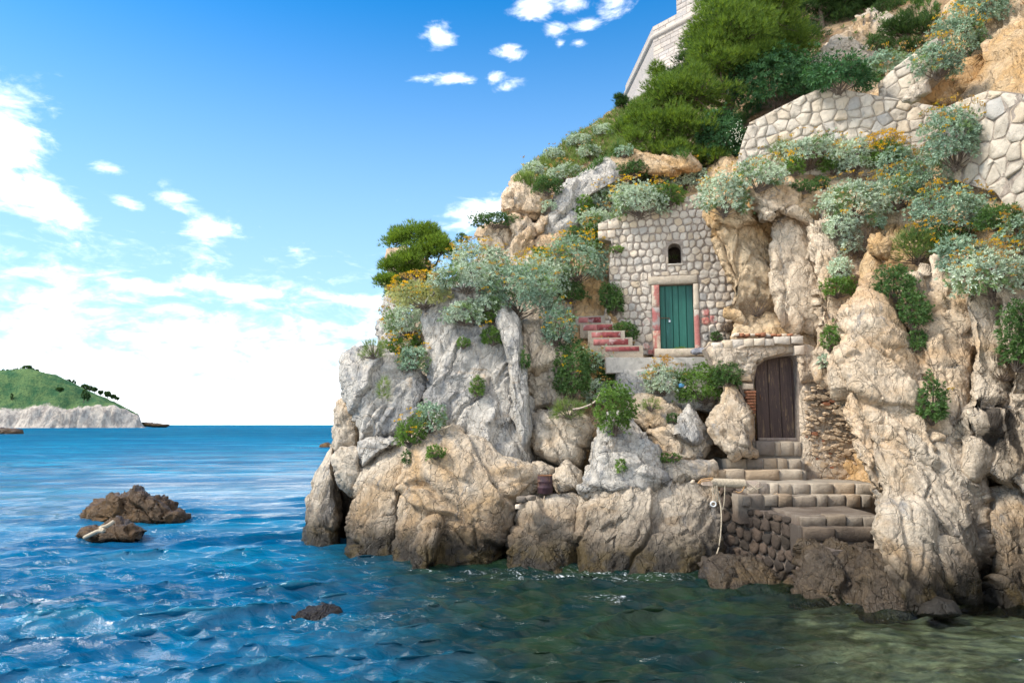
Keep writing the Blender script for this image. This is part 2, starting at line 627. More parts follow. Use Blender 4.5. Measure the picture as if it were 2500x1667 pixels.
def rock_mat(name, pale=(0.62, 0.515, 0.395), tan=(0.56, 0.365, 0.19), grey=(0.25, 0.245, 0.24), tan_lo=0.44, tan_hi=0.70, grey_lo=0.56, grey_hi=0.68,
             wet=True, rough=0.9, soot=None, stretch=(1, 1, 1), stain=1.0):

    m, t = new_mat(name)
    pos = t.mapping(t.pos, scale=stretch)
    big = t.noise(pos, 0.42, 5, 0.6, 0.8)
    col = t.mix(t.ss(big, tan_lo, tan_hi), pale, tan)
    med = t.noise(t.mapping(t.pos, loc=(4.2, 1.7, 9.1), rot=(0, 0.6, 0), scale=(1.7, 1.2, 0.75)), 0.85, 7, 0.66, 1.2)
    col = t.mix(t.math('MULTIPLY', t.ss(med, grey_lo, grey_hi), 0.8), col, grey)
    # ochre stains along joints
    orc = t.noise(t.mapping(t.pos, loc=(1, 7, 2), rot=(0, -0.7, 0), scale=(0.8, 1, 2.2)), 1.25, 6, 0.62, 1.5)
    col = t.mix(t.math('MULTIPLY', t.ss(orc, 0.58, 0.74), 0.55 * stain), col, (0.46, 0.29, 0.14))
    fine = t.noise(t.pos, 9.0, 8, 0.7, 0.3)
    col = t.mix(t.ss(fine, 0.30, 0.62, 0.55, 0.0), col, tuple(v * 0.36 for v in pale), 'MIX')
    pale_f = t.noise(t.mapping(t.pos, loc=(9, 3, 3)), 4.5, 7, 0.7, 0.6)
    col = t.mix(t.ss(pale_f, 0.56, 0.74, 0.0, 0.5 * stain), col, (0.68, 0.60, 0.50))
    speck = t.noise(t.pos, 34.0, 4, 0.7)
    col = t.mix(t.ss(speck, 0.6, 0.72, 0.0, 0.45), col, tuple(v * 0.18 for v in pale))
    rgh = rough
    if wet:
        sx = t.node('ShaderNodeSeparateXYZ')
        t.l.new(t.pos, sx.inputs[0])
        z = t.math('ADD', sx.outputs[2], t.math('MULTIPLY', t.math('SUBTRACT', t.noise(t.mapping(t.pos, scale=(1, 1, .6)), 0.9, 6, 0.65, 0.8), 0.5), 2.0))
        w1 = t.ss(z, 1.7, 0.4)
        col = t.mix(t.math('MULTIPLY', w1, 0.74), col, (0.080, 0.057, 0.039))
        z2 = t.math('ADD', sx.outputs[2], t.math('MULTIPLY', t.math('SUBTRACT', t.noise(t.pos, 2.2, 5, 0.6), 0.5), 0.7))
        w2 = t.ss(z2, 0.80, 0.22)
        col = t.mix(t.math('MULTIPLY', w2, 0.9 * max(stain, .15)), col, t.mix(t.ss(t.noise(t.pos, 1.8, 4, 0.6), 0.45, 0.6), (0.018, 0.015, 0.011), (0.060, 0.040, 0.011)))
        rgh = t.math('SUBTRACT', rough, t.math('MULTIPLY', w2, 0.5))
    if soot is not None:
        for (c, rad) in soot:
            dv = t.vmath('LENGTH', t.mapping(t.pos, c, (0, 0, 0), rad, 'TEXTURE'), out=1)
            dv = t.math('ADD', dv, t.math('MULTIPLY', t.math('SUBTRACT', t.noise(t.mapping(t.pos, scale=(3, 3, 1.2)), 1.6, 5, 0.65), 0.5), 1.6))
            col = t.mix(t.math('MULTIPLY', t.ss(dv, 1.0, 0.7), 0.9), col, (0.025, 0.02, 0.017))
    t.put(t.b.inputs['Base Color'], col)
    t.put(t.b.inputs['Roughness'], rgh)
    t.b.inputs['Specular IOR Level'].default_value = 0.25
    # relief: grain, pitting and hairline fractures
    h1 = t.noise(t.mapping(t.pos, rot=(0, 0.6, 0), scale=(1.5, 1, 0.8)), 3.2, 9, 0.68, 0.8)
    vo = t.node('ShaderNodeTexVoronoi', feature='DISTANCE_TO_EDGE')
    wv = t.vmath('ADD', t.mapping(t.pos, rot=(0, 0.5, 0), scale=(1.5, 1.2, 0.8)), t.vmath('SCALE', t.noise(t.pos, 1.3, 4, 0.6, 0, 1), None))
    wv_n = wv.node.inputs[1].links[0].from_node
    wv_n.inputs['Scale'].default_value = 0.9
    t.put(vo.inputs['Vector'], wv)
    vo.inputs['Scale'].default_value = 1.9
    crk = t.ss(vo.outputs['Distance'], 0.0, 0.05)
    vo2 = t.node('ShaderNodeTexVoronoi', feature='DISTANCE_TO_EDGE')
    t.put(vo2.inputs['Vector'], t.vmath('ADD', t.mapping(t.pos, rot=(0, -0.6, 0.2), scale=(1.0, 1.2, 1.9)), t.noise(t.pos, 2.3, 4, 0.65, 0, 1)))
    vo2.inputs['Scale'].default_value = 3.4
    crk2 = t.ss(vo2.outputs['Distance'], 0.0, 0.035)
    rid = t.ridge(t.mapping(t.pos, rot=(0, 0.7, 0), scale=(1.6, 1, 0.7)), 1.7)
    hh = t.math('ADD', t.math('ADD', t.math('MULTIPLY', h1, 0.8), t.math('MULTIPLY', rid, -0.09)), t.math('ADD', t.math('MULTIPLY', crk, 0.20), t.math('MULTIPLY', crk2, 0.035)))
    b1 = t.bump(hh, 1.0, 0.2)
    b2 = t.bump(t.noise(t.pos, 22, 6, 0.7), 0.55, 0.03, b1)
    t.put(t.b.inputs['Normal'], b2)
    return m


M_ROCK = rock_mat('limestone')
M_ROCKG = rock_mat('grey_limestone', pale=(0.58, 0.525, 0.455), tan_lo=0.6, tan_hi=0.85, grey=(0.24, 0.24, 0.245), grey_lo=0.47, grey_hi=0.62)
M_PALE = rock_mat('pale_limestone', pale=(0.70, 0.56, 0.41), tan=(0.62, 0.41, 0.23), tan_lo=0.38, tan_hi=0.64, grey_lo=0.60, grey_hi=0.70)
M_OCHRE = rock_mat('ochre_rock', pale=(0.66, 0.49, 0.31), tan=(0.58, 0.35, 0.15), tan_lo=0.36, tan_hi=0.62, grey_lo=0.66, grey_hi=0.75)
M_BLACK = rock_mat('wet_black_rock', pale=(0.085, 0.064, 0.046), tan=(0.12, 0.075, 0.03), grey=(0.03, 0.03, 0.032), rough=0.42, stain=0.25, wet=False)
M_SEAR = rock_mat('sea_washed_rock', pale=(0.095, 0.056, 0.028), tan=(0.17, 0.085, 0.022), grey=(0.03, 0.026, 0.024), rough=0.5, wet=False, stain=.3)
M_SOIL = rock_mat('soil_bank', pale=(0.36, 0.26, 0.16), tan=(0.33, 0.20, 0.10), grey=(0.16, 0.13, 0.10), tan_lo=0.4, tan_hi=0.6)
sa = P(2455, 1040, 12.6)
M_SOOT = rock_mat('sooty_limestone', pale=(0.64, 0.52, 0.39), tan_lo=0.45, tan_hi=0.68,
                  soot=[(tuple(P(2462, 1040, 12.4)), (0.20, 1.5, 0.62)), (tuple(P(2505, 1045, 12.4)), (0.14, 1.5, 0.7)),
                        (tuple(P(2240, 1010, 12.2)), (0.22, 1.0, 0.5))])


def plain(name, c, rough=0.8, var=0.25, scale=6.0, bump=0.3, bdist=0.01, obj_rand=0.0, c2=None, metal=0.0, spec=0.3):
    m, t = new_mat(name)
    n = t.noise(t.pos, scale, 6, 0.65, 0.4)
    dark = tuple(v * (1 - var) for v in c)
    lite = tuple(min(1, v * (1 + var)) for v in c)
    col = t.mix(t.ss(n, 0.3, 0.7), dark, lite)
    if c2 is not None:
        n2 = t.noise(t.mapping(t.pos, loc=(5, 2, 8)), scale * 0.5, 6, 0.65, 0.8)
        col = t.mix(t.ss(n2, 0.52, 0.66), col, c2)
    if obj_rand:
        rnd = t.node('ShaderNodeObjectInfo').outputs['Random']
        col = t.mix(1.0, col, t.mix(rnd, (1 - obj_rand,) * 3, (1.0, 1.0, 1.0)), 'MULTIPLY')
    t.put(t.b.inputs['Base Color'], col)
    t.b.inputs['Roughness'].default_value = rough
    t.b.inputs['Metallic'].default_value = metal
    t.b.inputs['Specular IOR Level'].default_value = spec
    if bump:
        t.put(t.b.inputs['Normal'], t.bump(t.noise(t.pos, scale * 4, 6, 0.7), bump, bdist))
    return m


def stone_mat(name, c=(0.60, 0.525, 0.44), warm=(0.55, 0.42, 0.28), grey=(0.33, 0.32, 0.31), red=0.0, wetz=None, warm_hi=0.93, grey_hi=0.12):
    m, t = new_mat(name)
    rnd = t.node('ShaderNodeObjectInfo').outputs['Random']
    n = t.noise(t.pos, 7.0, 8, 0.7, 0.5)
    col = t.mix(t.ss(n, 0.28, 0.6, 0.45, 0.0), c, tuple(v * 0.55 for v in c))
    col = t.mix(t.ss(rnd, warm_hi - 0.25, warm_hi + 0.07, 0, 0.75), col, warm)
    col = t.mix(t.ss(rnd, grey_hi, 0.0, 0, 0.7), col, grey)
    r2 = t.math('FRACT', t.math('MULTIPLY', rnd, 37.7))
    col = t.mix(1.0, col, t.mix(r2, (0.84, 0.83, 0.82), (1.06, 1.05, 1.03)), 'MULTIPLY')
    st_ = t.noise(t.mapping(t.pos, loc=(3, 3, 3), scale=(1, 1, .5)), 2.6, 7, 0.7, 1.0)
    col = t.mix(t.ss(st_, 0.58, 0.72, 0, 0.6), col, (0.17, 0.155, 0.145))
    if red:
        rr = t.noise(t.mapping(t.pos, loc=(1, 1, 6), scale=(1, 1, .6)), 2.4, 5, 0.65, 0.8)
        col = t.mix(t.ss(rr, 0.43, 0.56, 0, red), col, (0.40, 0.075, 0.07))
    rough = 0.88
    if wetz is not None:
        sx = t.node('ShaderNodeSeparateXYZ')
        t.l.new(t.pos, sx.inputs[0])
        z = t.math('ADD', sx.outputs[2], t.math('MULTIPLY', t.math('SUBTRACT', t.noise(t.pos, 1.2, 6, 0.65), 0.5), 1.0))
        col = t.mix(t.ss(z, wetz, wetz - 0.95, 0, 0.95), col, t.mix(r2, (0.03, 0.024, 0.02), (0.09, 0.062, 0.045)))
    t.put(t.b.inputs['Base Color'], col)
    t.b.inputs['Roughness'].default_value = rough
    t.b.inputs['Specular IOR Level'].default_value = 0.25
    b1 = t.bump(t.noise(t.pos, 9, 8, 0.7, 0.6), 0.8, 0.05)
    t.put(t.b.inputs['Normal'], t.bump(t.noise(t.pos, 45, 4, 0.7), 0.4, 0.012, b1))
    return m


M_STONE = stone_mat('pale_wall_stone')
M_STONER = stone_mat('red_stained_stone', red=0.75)
M_STONEP = stone_mat('parapet_stone', c=(0.53, 0.46, 0.375), warm=(0.56, 0.44, 0.31), grey=(0.36, 0.35, 0.335), grey_hi=0.16)
M_STONEW = stone_mat('warm_wall_stone', c=(0.64, 0.53, 0.42), warm=(0.50, 0.36, 0.22), warm_hi=0.8)
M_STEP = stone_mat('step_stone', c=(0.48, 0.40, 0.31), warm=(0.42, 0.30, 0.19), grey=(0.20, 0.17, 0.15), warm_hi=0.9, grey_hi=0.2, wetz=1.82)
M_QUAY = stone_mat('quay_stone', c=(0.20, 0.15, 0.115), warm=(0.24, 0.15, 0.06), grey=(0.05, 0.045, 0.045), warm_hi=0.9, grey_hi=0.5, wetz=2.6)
M_FORT = stone_mat('fort_stone', c=(0.46, 0.40, 0.355), warm=(0.54, 0.46, 0.38), grey=(0.45, 0.42, 0.40))
M_BRICK = plain('old_brick', (0.40, 0.17, 0.09), 0.9, 0.35, 12, 0.5, 0.01, 0.4)
M_MORTAR = plain('mortar', (0.30, 0.245, 0.20), 0.95, 0.3, 9, 0.8, 0.03)
M_MORTARP = plain('parapet_mortar', (0.34, 0.29, 0.235), 0.95, 0.25, 9, 0.8, 0.03)
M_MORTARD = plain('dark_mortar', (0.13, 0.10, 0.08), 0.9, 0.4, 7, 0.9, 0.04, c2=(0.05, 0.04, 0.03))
M_CONC = plain('weathered_concrete', (0.48, 0.43, 0.37), 0.92, 0.2, 4, 0.6, 0.015, c2=(0.27, 0.245, 0.21))
M_TREAD = plain('worn_step_tread', (0.40, 0.345, 0.28), 0.9, 0.35, 6, 0.9, 0.03, c2=(0.24, 0.2, 0.165))
M_DARKIN = plain('niche_dark_brown', (0.07, 0.05, 0.035), 1.0, 0.3, 8, 0.8, 0.03)  # one dark brown over the whole inside of the niche


def wood_mat(name, c, worn, lo=0.55, hi=0.7, rough=0.6):
    m, t = new_mat(name)
    rnd = t.node('ShaderNodeObjectInfo').outputs['Random']
    off = t.node('ShaderNodeCombineXYZ')
    t.put(off.inputs[0], t.math('MULTIPLY', rnd, 31.0))
    p = t.vmath('ADD', t.pos, off.outputs[0])
    g = t.noise(t.mapping(p, scale=(34, 34, 1.3)), 1.0, 6, 0.65, 0.5)
    col = t.mix(t.ss(g, 0.3, 0.7), tuple(v * 0.72 for v in c), tuple(v * 1.2 for v in c))
    wn = t.noise(t.mapping(p, scale=(26, 26, 2.2)), 1.0, 7, 0.7, 1.0)
    big = t.noise(p, 1.6, 4, 0.6)
    col = t.mix(t.ss(t.math('ADD', wn, t.math('MULTIPLY', t.math('SUBTRACT', big, 0.5), 0.5)), lo, hi, 0, 0.85), col, worn)
    col = t.mix(1.0, col, t.mix(rnd, (0.8, 0.82, 0.85), (1.1, 1.08, 1.02)), 'MULTIPLY')
    t.put(t.b.inputs['Base Color'], col)
    t.b.inputs['Roughness'].default_value = rough
    t.put(t.b.inputs['Normal'], t.bump(g, 0.5, 0.006))
    return m


M_GREEN = wood_mat('green_paint', (0.005, 0.10, 0.072), (0.05, 0.20, 0.19), 0.56, 0.76, 0.55)
M_BROWN = wood_mat('dark_brown_wood', (0.085, 0.052, 0.044), (0.30, 0.20, 0.11), 0.52, 0.68, 0.65)
M_BEAM = wood_mat('bleached_timber', (0.52, 0.40, 0.32), (0.36, 0.28, 0.22))
M_RUST = plain('rusty_iron', (0.16, 0.075, 0.035), 0.8, 0.5, 14, 0.4, 0.004)
M_DRUM = plain('rusty_drum_paint', (0.045, 0.022, 0.028), 0.6, 0.5, 7, 0.4, 0.005, c2=(0.13, 0.07, 0.045))
M_STEEL = plain('padlock_steel', (0.5, 0.5, 0.5), 0.35, 0.1, 10, 0, metal=0.9)
M_ROPE = plain('old_rope', (0.42, 0.345, 0.25), 0.95, 0.25, 30, 0.6, 0.006)
M_ROPEO = plain('orange_rope', (0.42, 0.24, 0.11), 0.95, 0.25, 30, 0.6, 0.006)
M_WHITE = plain('white_plastic', (0.74, 0.74, 0.72), 0.5, 0.08, 8, 0)
M_BARK = plain('bark', (0.13, 0.095, 0.07), 0.95, 0.35, 9, 0.8, 0.03)
M_TWIG = plain('grey_twig', (0.16, 0.125, 0.10), 0.95, 0.3, 9, 0)
M_TARP = plain('grey_tarp', (0.16, 0.16, 0.18), 0.6, 0.4, 9, 0.5, 0.02, c2=(0.4, 0.4, 0.42))


def leaf_mat(name, c, c2, trans=0.3, rough=0.6, tcol=None, dry=None):
    m, t = new_mat(name)
    at = t.node('ShaderNodeAttribute', attribute_name='tint').outputs['Fac']
    col = t.mix(at, c, c2)
    if dry is not None:
        col = t.mix(t.ss(at, 0.84, 0.94, 0, 0.85), col, dry)
    big = t.noise(t.pos, 2.0, 3, 0.6)
    col = t.mix(1.0, col, t.mix(t.ss(big, 0.35, 0.65), (0.72, 0.76, 0.74), (1.1, 1.08, 1.02)), 'MULTIPLY')
    t.put(t.b.inputs['Base Color'], col)
    t.b.inputs['Roughness'].default_value = rough
    t.b.inputs['Specular IOR Level'].default_value = 0.3
    tr = t.node('ShaderNodeBsdfTranslucent')
    t.put(tr.inputs[0], t.mix(1.0, col, tcol or (1.3, 1.25, 0.6), 'MULTIPLY'))
    mx = t.node('ShaderNodeMixShader')
    mx.inputs[0].default_value = trans
    t.l.new(t.b.outputs[0], mx.inputs[1])
    t.l.new(tr.outputs[0], mx.inputs[2])
    t.l.new(mx.outputs[0], t.out.inputs[0])
    return m


L_SILVER = leaf_mat('silver_leaf', (0.39, 0.49, 0.36), (0.63, 0.69, 0.56), 0.18, 0.75, (1.1, 1.15, 0.8), dry=(0.34, 0.26, 0.16))
L_SILVERD = leaf_mat('blue_silver_leaf', (0.20, 0.32, 0.22), (0.44, 0.54, 0.41), 0.18, 0.7, (1.1, 1.15, 0.8), dry=(0.30, 0.23, 0.14))
L_GREEN = leaf_mat('fresh_leaf', (0.07, 0.15, 0.03), (0.20, 0.32, 0.07), 0.35, 0.55)
L_SHOOT = leaf_mat('sage_shoot', (0.12, 0.21, 0.08), (0.27, 0.37, 0.17), 0.3, 0.65)
L_DKGREEN = leaf_mat('deep_green_leaf', (0.045, 0.11, 0.035), (0.13, 0.22, 0.065), 0.3, 0.5)
L_GLOSSY = leaf_mat('glossy_dark_leaf', (0.02, 0.075, 0.03), (0.08, 0.19, 0.06), 0.25, 0.6)
L_PINE = leaf_mat('pine_needle', (0.045, 0.11, 0.02), (0.20, 0.29, 0.042), 0.38, 0.6, (1.5, 1.35, 0.4))
L_PINEB = leaf_mat('bright_pine_needle', (0.07, 0.145, 0.02), (0.25, 0.35, 0.05), 0.4, 0.6, (1.4, 1.3, 0.4))
L_PINED = leaf_mat('dark_pine_needle', (0.022, 0.06, 0.016), (0.07, 0.13, 0.03), 0.3, 0.6)
L_YELLOW = leaf_mat('yellow_green_leaf', (0.42, 0.46, 0.22), (0.68, 0.64, 0.36), 0.3, 0.6)  # yellow-green leaf, paled so the colour itself carries the sunlight on it
L_GRASS = leaf_mat('grass_blade', (0.10, 0.19, 0.045), (0.30, 0.36, 0.13), 0.35, 0.6)
L_DRY = leaf_mat('dry_twigs', (0.10, 0.065, 0.045), (0.22, 0.15, 0.09), 0.1, 0.9)
L_FLOWER = leaf_mat('yellow_flower', (0.75, 0.43, 0.015), (0.86, 0.60, 0.04), 0.25, 0.6, (1.1, 1.0, 0.6))
L_TAN = leaf_mat('faded_flower', (0.48, 0.27, 0.08), (0.62, 0.42, 0.17), 0.2, 0.8)
L_WHITEF = leaf_mat('white_flower', (0.75, 0.75, 0.66), (0.85, 0.85, 0.8), 0.2, 0.7)

# ------------------------------------------------------------------ sea
def build_sea():
    rng = np.random.default_rng(4)
    inv = np.linspace(1 / 5.0, 1 / 9000.0, 640)
    rad = 1.0 / inv
    nth = 520
    th = np.concatenate((np.linspace(-1.45, -0.80, 30, endpoint=False), np.linspace(-0.80, 0.80, nth - 60), np.linspace(0.80, 1.45, 31)[1:]))
    nth = len(th)
    Rr, T = np.meshgrid(rad, th, indexing='ij')
    X, Y = Rr * np.sin(T), Rr * np.cos(T)
    dr = np.gradient(rad)[:, None] * np.ones((1, nth))
    cell = np.maximum(np.abs(dr), Rr * (1.6 / 500) * .8)
    Z = np.zeros_like(X)
    DX = np.zeros_like(X)
    DY = np.zeros_like(X)
    # sheltered cove: calmer water in the lee of the headland
    calm = sstep(-3.0, 2.5, X) * sstep(24, 15, Y)
    gust = 0.75 + 0.5 * vnoise(np.stack((X.ravel() * 0.06, Y.ravel() * 0.1, 0 * X.ravel()), -1), 5).reshape(X.shape)
    for k in range(140):
        lam = 0.13 * (70.0 ** (k / 139.0)) * rng.uniform(0.9, 1.1)
        ang = rng.normal(0.22, 0.24 if lam > .45 else 0.42)
        kx, ky = math.sin(ang), -math.cos(ang)
        kk = 2 * math.pi / lam
        steep = 0.080 * (0.9 if lam < .2 else 1.45 if lam < .7 else 1.15 if lam < 1.3 else 0.55 * (1.3 / lam) ** 0.6)
        a = steep / kk
        fade = sstep(2.2, 5.0, lam / cell)
        longf = 1.0 if lam < 1.3 else 0.22 + 0.78 * sstep(14, 50, Rr)
        loc = (1 - calm * (0.12 if lam < 0.9 else 0.45)) * longf
        ph = kk * (kx * X + ky * Y) + rng.uniform(0, 6.28)
        c, s = np.cos(ph), np.sin(ph)
        w = a * fade * loc * gust
        Z += w * c
        DX -= 0.85 * w * kx * s
        DY -= 0.85 * w * ky * s
    V = np.stack((X + DX, Y + DY, Z), -1).reshape(-1, 3)
    F = grid_faces(len(rad), nth)
    m, t = new_mat('sea_water')
    sx = t.node('ShaderNodeSeparateXYZ')
    t.l.new(t.pos, sx.inputs[0])
    px_, py_, pz_ = sx.outputs
    var = t.noise(t.mapping(t.pos, scale=(0.05, 0.12, 1)), 1.0, 4, 0.6)
    deep = t.mix(t.ss(var, 0.35, 0.65), (0.0, 0.090, 0.198), (0.0, 0.155, 0.270))
    flk = t.noise(t.mapping(t.pos, rot=(0, 0, 0.2), scale=(0.22, 0.75, 1)), 1.0, 6, 0.68, 0.6)
    deep = t.mix(t.ss(flk, 0.42, 0.60, 0.55, 0.0), deep, (0.0, 0.040, 0.105))
    flk2 = t.noise(t.mapping(t.pos, rot=(0, 0, 0.12), scale=(0.04, 0.20, 1)), 1.0, 7, 0.72, 0.8)
    deep = t.mix(t.ss(flk2, 0.40, 0.56, 0.7, 0.0), deep, (0.0, 0.040, 0.100))
    deep = t.mix(t.ss(flk2, 0.56, 0.68, 0.0, 0.35), deep, (0.10, 0.24, 0.33))
    # wave shoulders thin out to turquoise
    deep = t.mix(t.ss(pz_, 0.02, 0.30, 0, 0.4), deep, (0.0, 0.21, 0.25))
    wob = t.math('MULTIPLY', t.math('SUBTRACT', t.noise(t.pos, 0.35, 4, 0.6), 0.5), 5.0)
    # green cove water, with the cliff's shade painted in as a near-black body colour
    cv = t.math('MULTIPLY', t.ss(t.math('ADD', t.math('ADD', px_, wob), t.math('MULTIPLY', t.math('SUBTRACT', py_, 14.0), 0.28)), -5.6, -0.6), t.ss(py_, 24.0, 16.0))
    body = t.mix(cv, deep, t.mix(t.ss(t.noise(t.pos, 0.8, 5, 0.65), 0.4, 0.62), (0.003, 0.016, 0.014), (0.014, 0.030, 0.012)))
    # foam: lace around the skerries and in the swirl before the rocks
    fo = None
    for (x, y, rx, ry, wgt) in FOAM:
        c = PZ(x, y, 0)
        v = t.vmath('LENGTH', t.mapping(t.pos, tuple(c), (0, 0, 0), (rx, ry, 1), 'TEXTURE'), out=1)
        f = t.math('MULTIPLY', t.ss(v, 1.15, 0.35), wgt)
        fo = f if fo is None else t.math('MAXIMUM', fo, f)
    lace = t.noise(t.mapping(t.pos, scale=(1, 1.8, 1)), 5.5, 10, 0.78, 1.6)
    caps = t.math('MULTIPLY', t.ss(t.noise(t.mapping(t.pos, scale=(0.11, 0.30, 1)), 1.0, 6, 0.7, 0.8), 0.66, 0.74), t.ss(pz_, 0.02, 0.10))
    caps = t.math('MULTIPLY', caps, t.math('SUBTRACT', 1.0, cv))
    foam = t.math('MULTIPLY', fo, t.ss(lace, 0.54, 0.66))
    foam = t.math('MAXIMUM', foam, t.math('MULTIPLY', caps, t.ss(lace, 0.46, 0.6)))
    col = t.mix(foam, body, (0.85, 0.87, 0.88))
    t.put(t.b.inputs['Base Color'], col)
    t.b.inputs['IOR'].default_value = 1.333
    t.b.inputs['Specular IOR Level'].default_value = 0.5
    far = t.vmath('LENGTH', t.pos, out=1)
    rg = t.ss(far, 20, 150, 0.05, 0.32)
    t.put(t.b.inputs['Roughness'], t.mix(foam, t.mix(0.0, rg, rg), (0.8, 0.8, 0.8)))
    rip = t.noise(t.mapping(t.pos, rot=(0, 0, 0.4), scale=(0.8, 2.4, 1)), 3.6, 6, 0.62, 0.5)
    swl = t.noise(t.mapping(t.pos, rot=(0, 0, 0.4), scale=(0.35, 0.8, 1)), 1.0, 6, 0.62, 0.5)
    nb = t.bump(rip, 0.6, 0.08)
    nb = t.bump(swl, t.ss(far, 15, 90, 0.05, 1.0), 1.3, nb)
    sw2 = t.noise(t.mapping(t.pos, rot=(0, 0, 0.25), scale=(0.07, 0.22, 1)), 1.0, 6, 0.65, 0.5)
    nb = t.bump(sw2, t.ss(far, 50, 250, 0.0, 1.0), 6.0, nb)
    t.put(t.b.inputs['Normal'], nb)
    # clear water over the shingle by the right-hand shore
    gl = t.node('ShaderNodeBsdfGlossy')
    gl.inputs['Roughness'].default_value = 0.05
    t.put(gl.inputs['Normal'], nb)
    trn = t.node('ShaderNodeBsdfTransparent')
    trn.inputs[0].default_value = (0.62, 0.74, 0.62, 1)
    fr = t.node('ShaderNodeFresnel')
    fr.inputs[0].default_value = 1.333
    t.put(fr.inputs['Normal'], nb)
    clear = t.node('ShaderNodeMixShader')
    t.l.new(fr.outputs[0], clear.inputs[0])
    t.l.new(trn.outputs[0], clear.inputs[1])
    t.l.new(gl.outputs[0], clear.inputs[2])
    mx = t.node('ShaderNodeMixShader')
    wob2 = t.math('MULTIPLY', t.math('SUBTRACT', t.noise(t.mapping(t.pos, loc=(7, 1, 0)), 0.7, 4, 0.6), 0.5), 2.4)
    shal = t.ss(t.math('ADD', t.math('ADD', px_, wob2), t.math('MULTIPLY', t.math('SUBTRACT', 9.0, py_), 0.35)), 2.0, 4.6)
    shal = t.math('MULTIPLY', shal, t.math('SUBTRACT', 1.0, foam))
    t.put(mx.inputs[0], shal)
    dif = t.node('ShaderNodeBsdfDiffuse')
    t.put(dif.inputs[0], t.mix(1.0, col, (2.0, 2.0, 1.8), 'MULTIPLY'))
    t.put(dif.inputs['Normal'], nb)
    # far off the unresolved chop hides most of the mirror reflection
    mfar = t.node('ShaderNodeMixShader')
    t.put(mfar.inputs[0], t.ss(far, 10, 90, 0.0, 0.84))
    t.l.new(t.b.outputs[0], mfar.inputs[1])
    t.l.new(dif.outputs[0], mfar.inputs[2])
    t.l.new(mfar.outputs[0], mx.inputs[1])
    t.l.new(clear.outputs[0], mx.inputs[2])
    t.l.new(mx.outputs[0], t.out.inputs[0])
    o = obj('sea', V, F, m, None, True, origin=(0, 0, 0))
    tag(o, 'choppy blue sea running green in the shaded rocky cove', kind='structure')


FOAM = [(300, 1266, 4.2, 0.8, 0.9), (215, 1250, 1.4, 0.9, 0.9), (250, 1318, 3.2, 0.5, 0.8), (400, 1300, 2.2, 0.5, 0.6), (690, 1522, 1.3, 0.25, 0.75), (880, 1500, 1.0, 0.4, 0.35),
        (1450, 1405, 2.4, 0.7, 0.95), (1560, 1412, 1.6, 0.4, 0.8), (1480, 1460, 0.5, 0.45, 0.85), (1350, 1385, 1.4, 0.3, 0.6), (560, 1480, 2.0, 0.5, 0.4),
        (1750, 1390, 1.2, 0.3, 0.5), (450, 1262, 1.0, 0.4, 0.7), (800, 1352, 1.0, .16, .7), (900, 1374, 1.0, .15, .7), (1000, 1392, 1.0, .15, .7), (1110, 1398, 1.0, .16, .7), (1190, 1392, .8, .2, .8), (1290, 1412, .9, .15, .6), (1700, 1412, .9, .15, .7), (1860, 1432, .8, .12, .6), (2010, 1478, .6, .12, .6), (2180, 1505, .6, .1, .6), (60, 1060, 14, 5, 0.8), (780, 1092, 8, 1.5, 0.9)]
build_sea()

# sea bed under the clear shallows
def build_bed():
    x = np.linspace(-8, 22, 130)
    y = np.linspace(4, 22, 90)
    X, Y = np.meshgrid(x, y)
    p = np.stack((X.ravel(), Y.ravel(), 0 * X.ravel()), -1)
    shore = (X - 3.2) * 0.16 + (Y - 9.5) * 0.05
    Z = np.clip(-0.62 + shore, -2.4, -0.04) + 0.10 * fbm(p * 1.6, 3, 4).reshape(X.shape) + 0.05 * fbm(p * 6, 4, 3).reshape(X.shape)
    Z = np.where(Y > 16.5, np.minimum(Z, -0.6), Z)
    F1, F2, vec, cid = worley(p * 2.2, 8)
    Z = Z + (0.10 * np.maximum(0, 0.45 - F1) * (cid > 0.5)).reshape(X.shape)
    Z = np.minimum(Z, -0.17)
    m, t = new_mat('shingle_bed')
    n = t.noise(t.pos, 1.1, 6, 0.65, 0.8)
    col = t.mix(t.ss(n, 0.42, 0.6), (0.34, 0.29, 0.22), (0.05, 0.052, 0.016))
    n2 = t.noise(t.pos, 9.0, 6, 0.7)
    col = t.mix(t.ss(n2, 0.4, 0.65, 0, 0.7), col, (0.12, 0.10, 0.07))
    t.put(t.b.inputs['Base Color'], col)
    t.b.inputs['Roughness'].default_value = 0.9
    t.put(t.b.inputs['Normal'], t.bump(n2, 0.6, 0.04))
    V = np.stack((X, Y, Z), -1).reshape(-1, 3)
    o = obj('sea_bed', V, grid_faces(90, 130), m, None, True)
    tag(o, 'weedy pebble sea bed seen through the clear shallows', kind='structure')


build_bed()

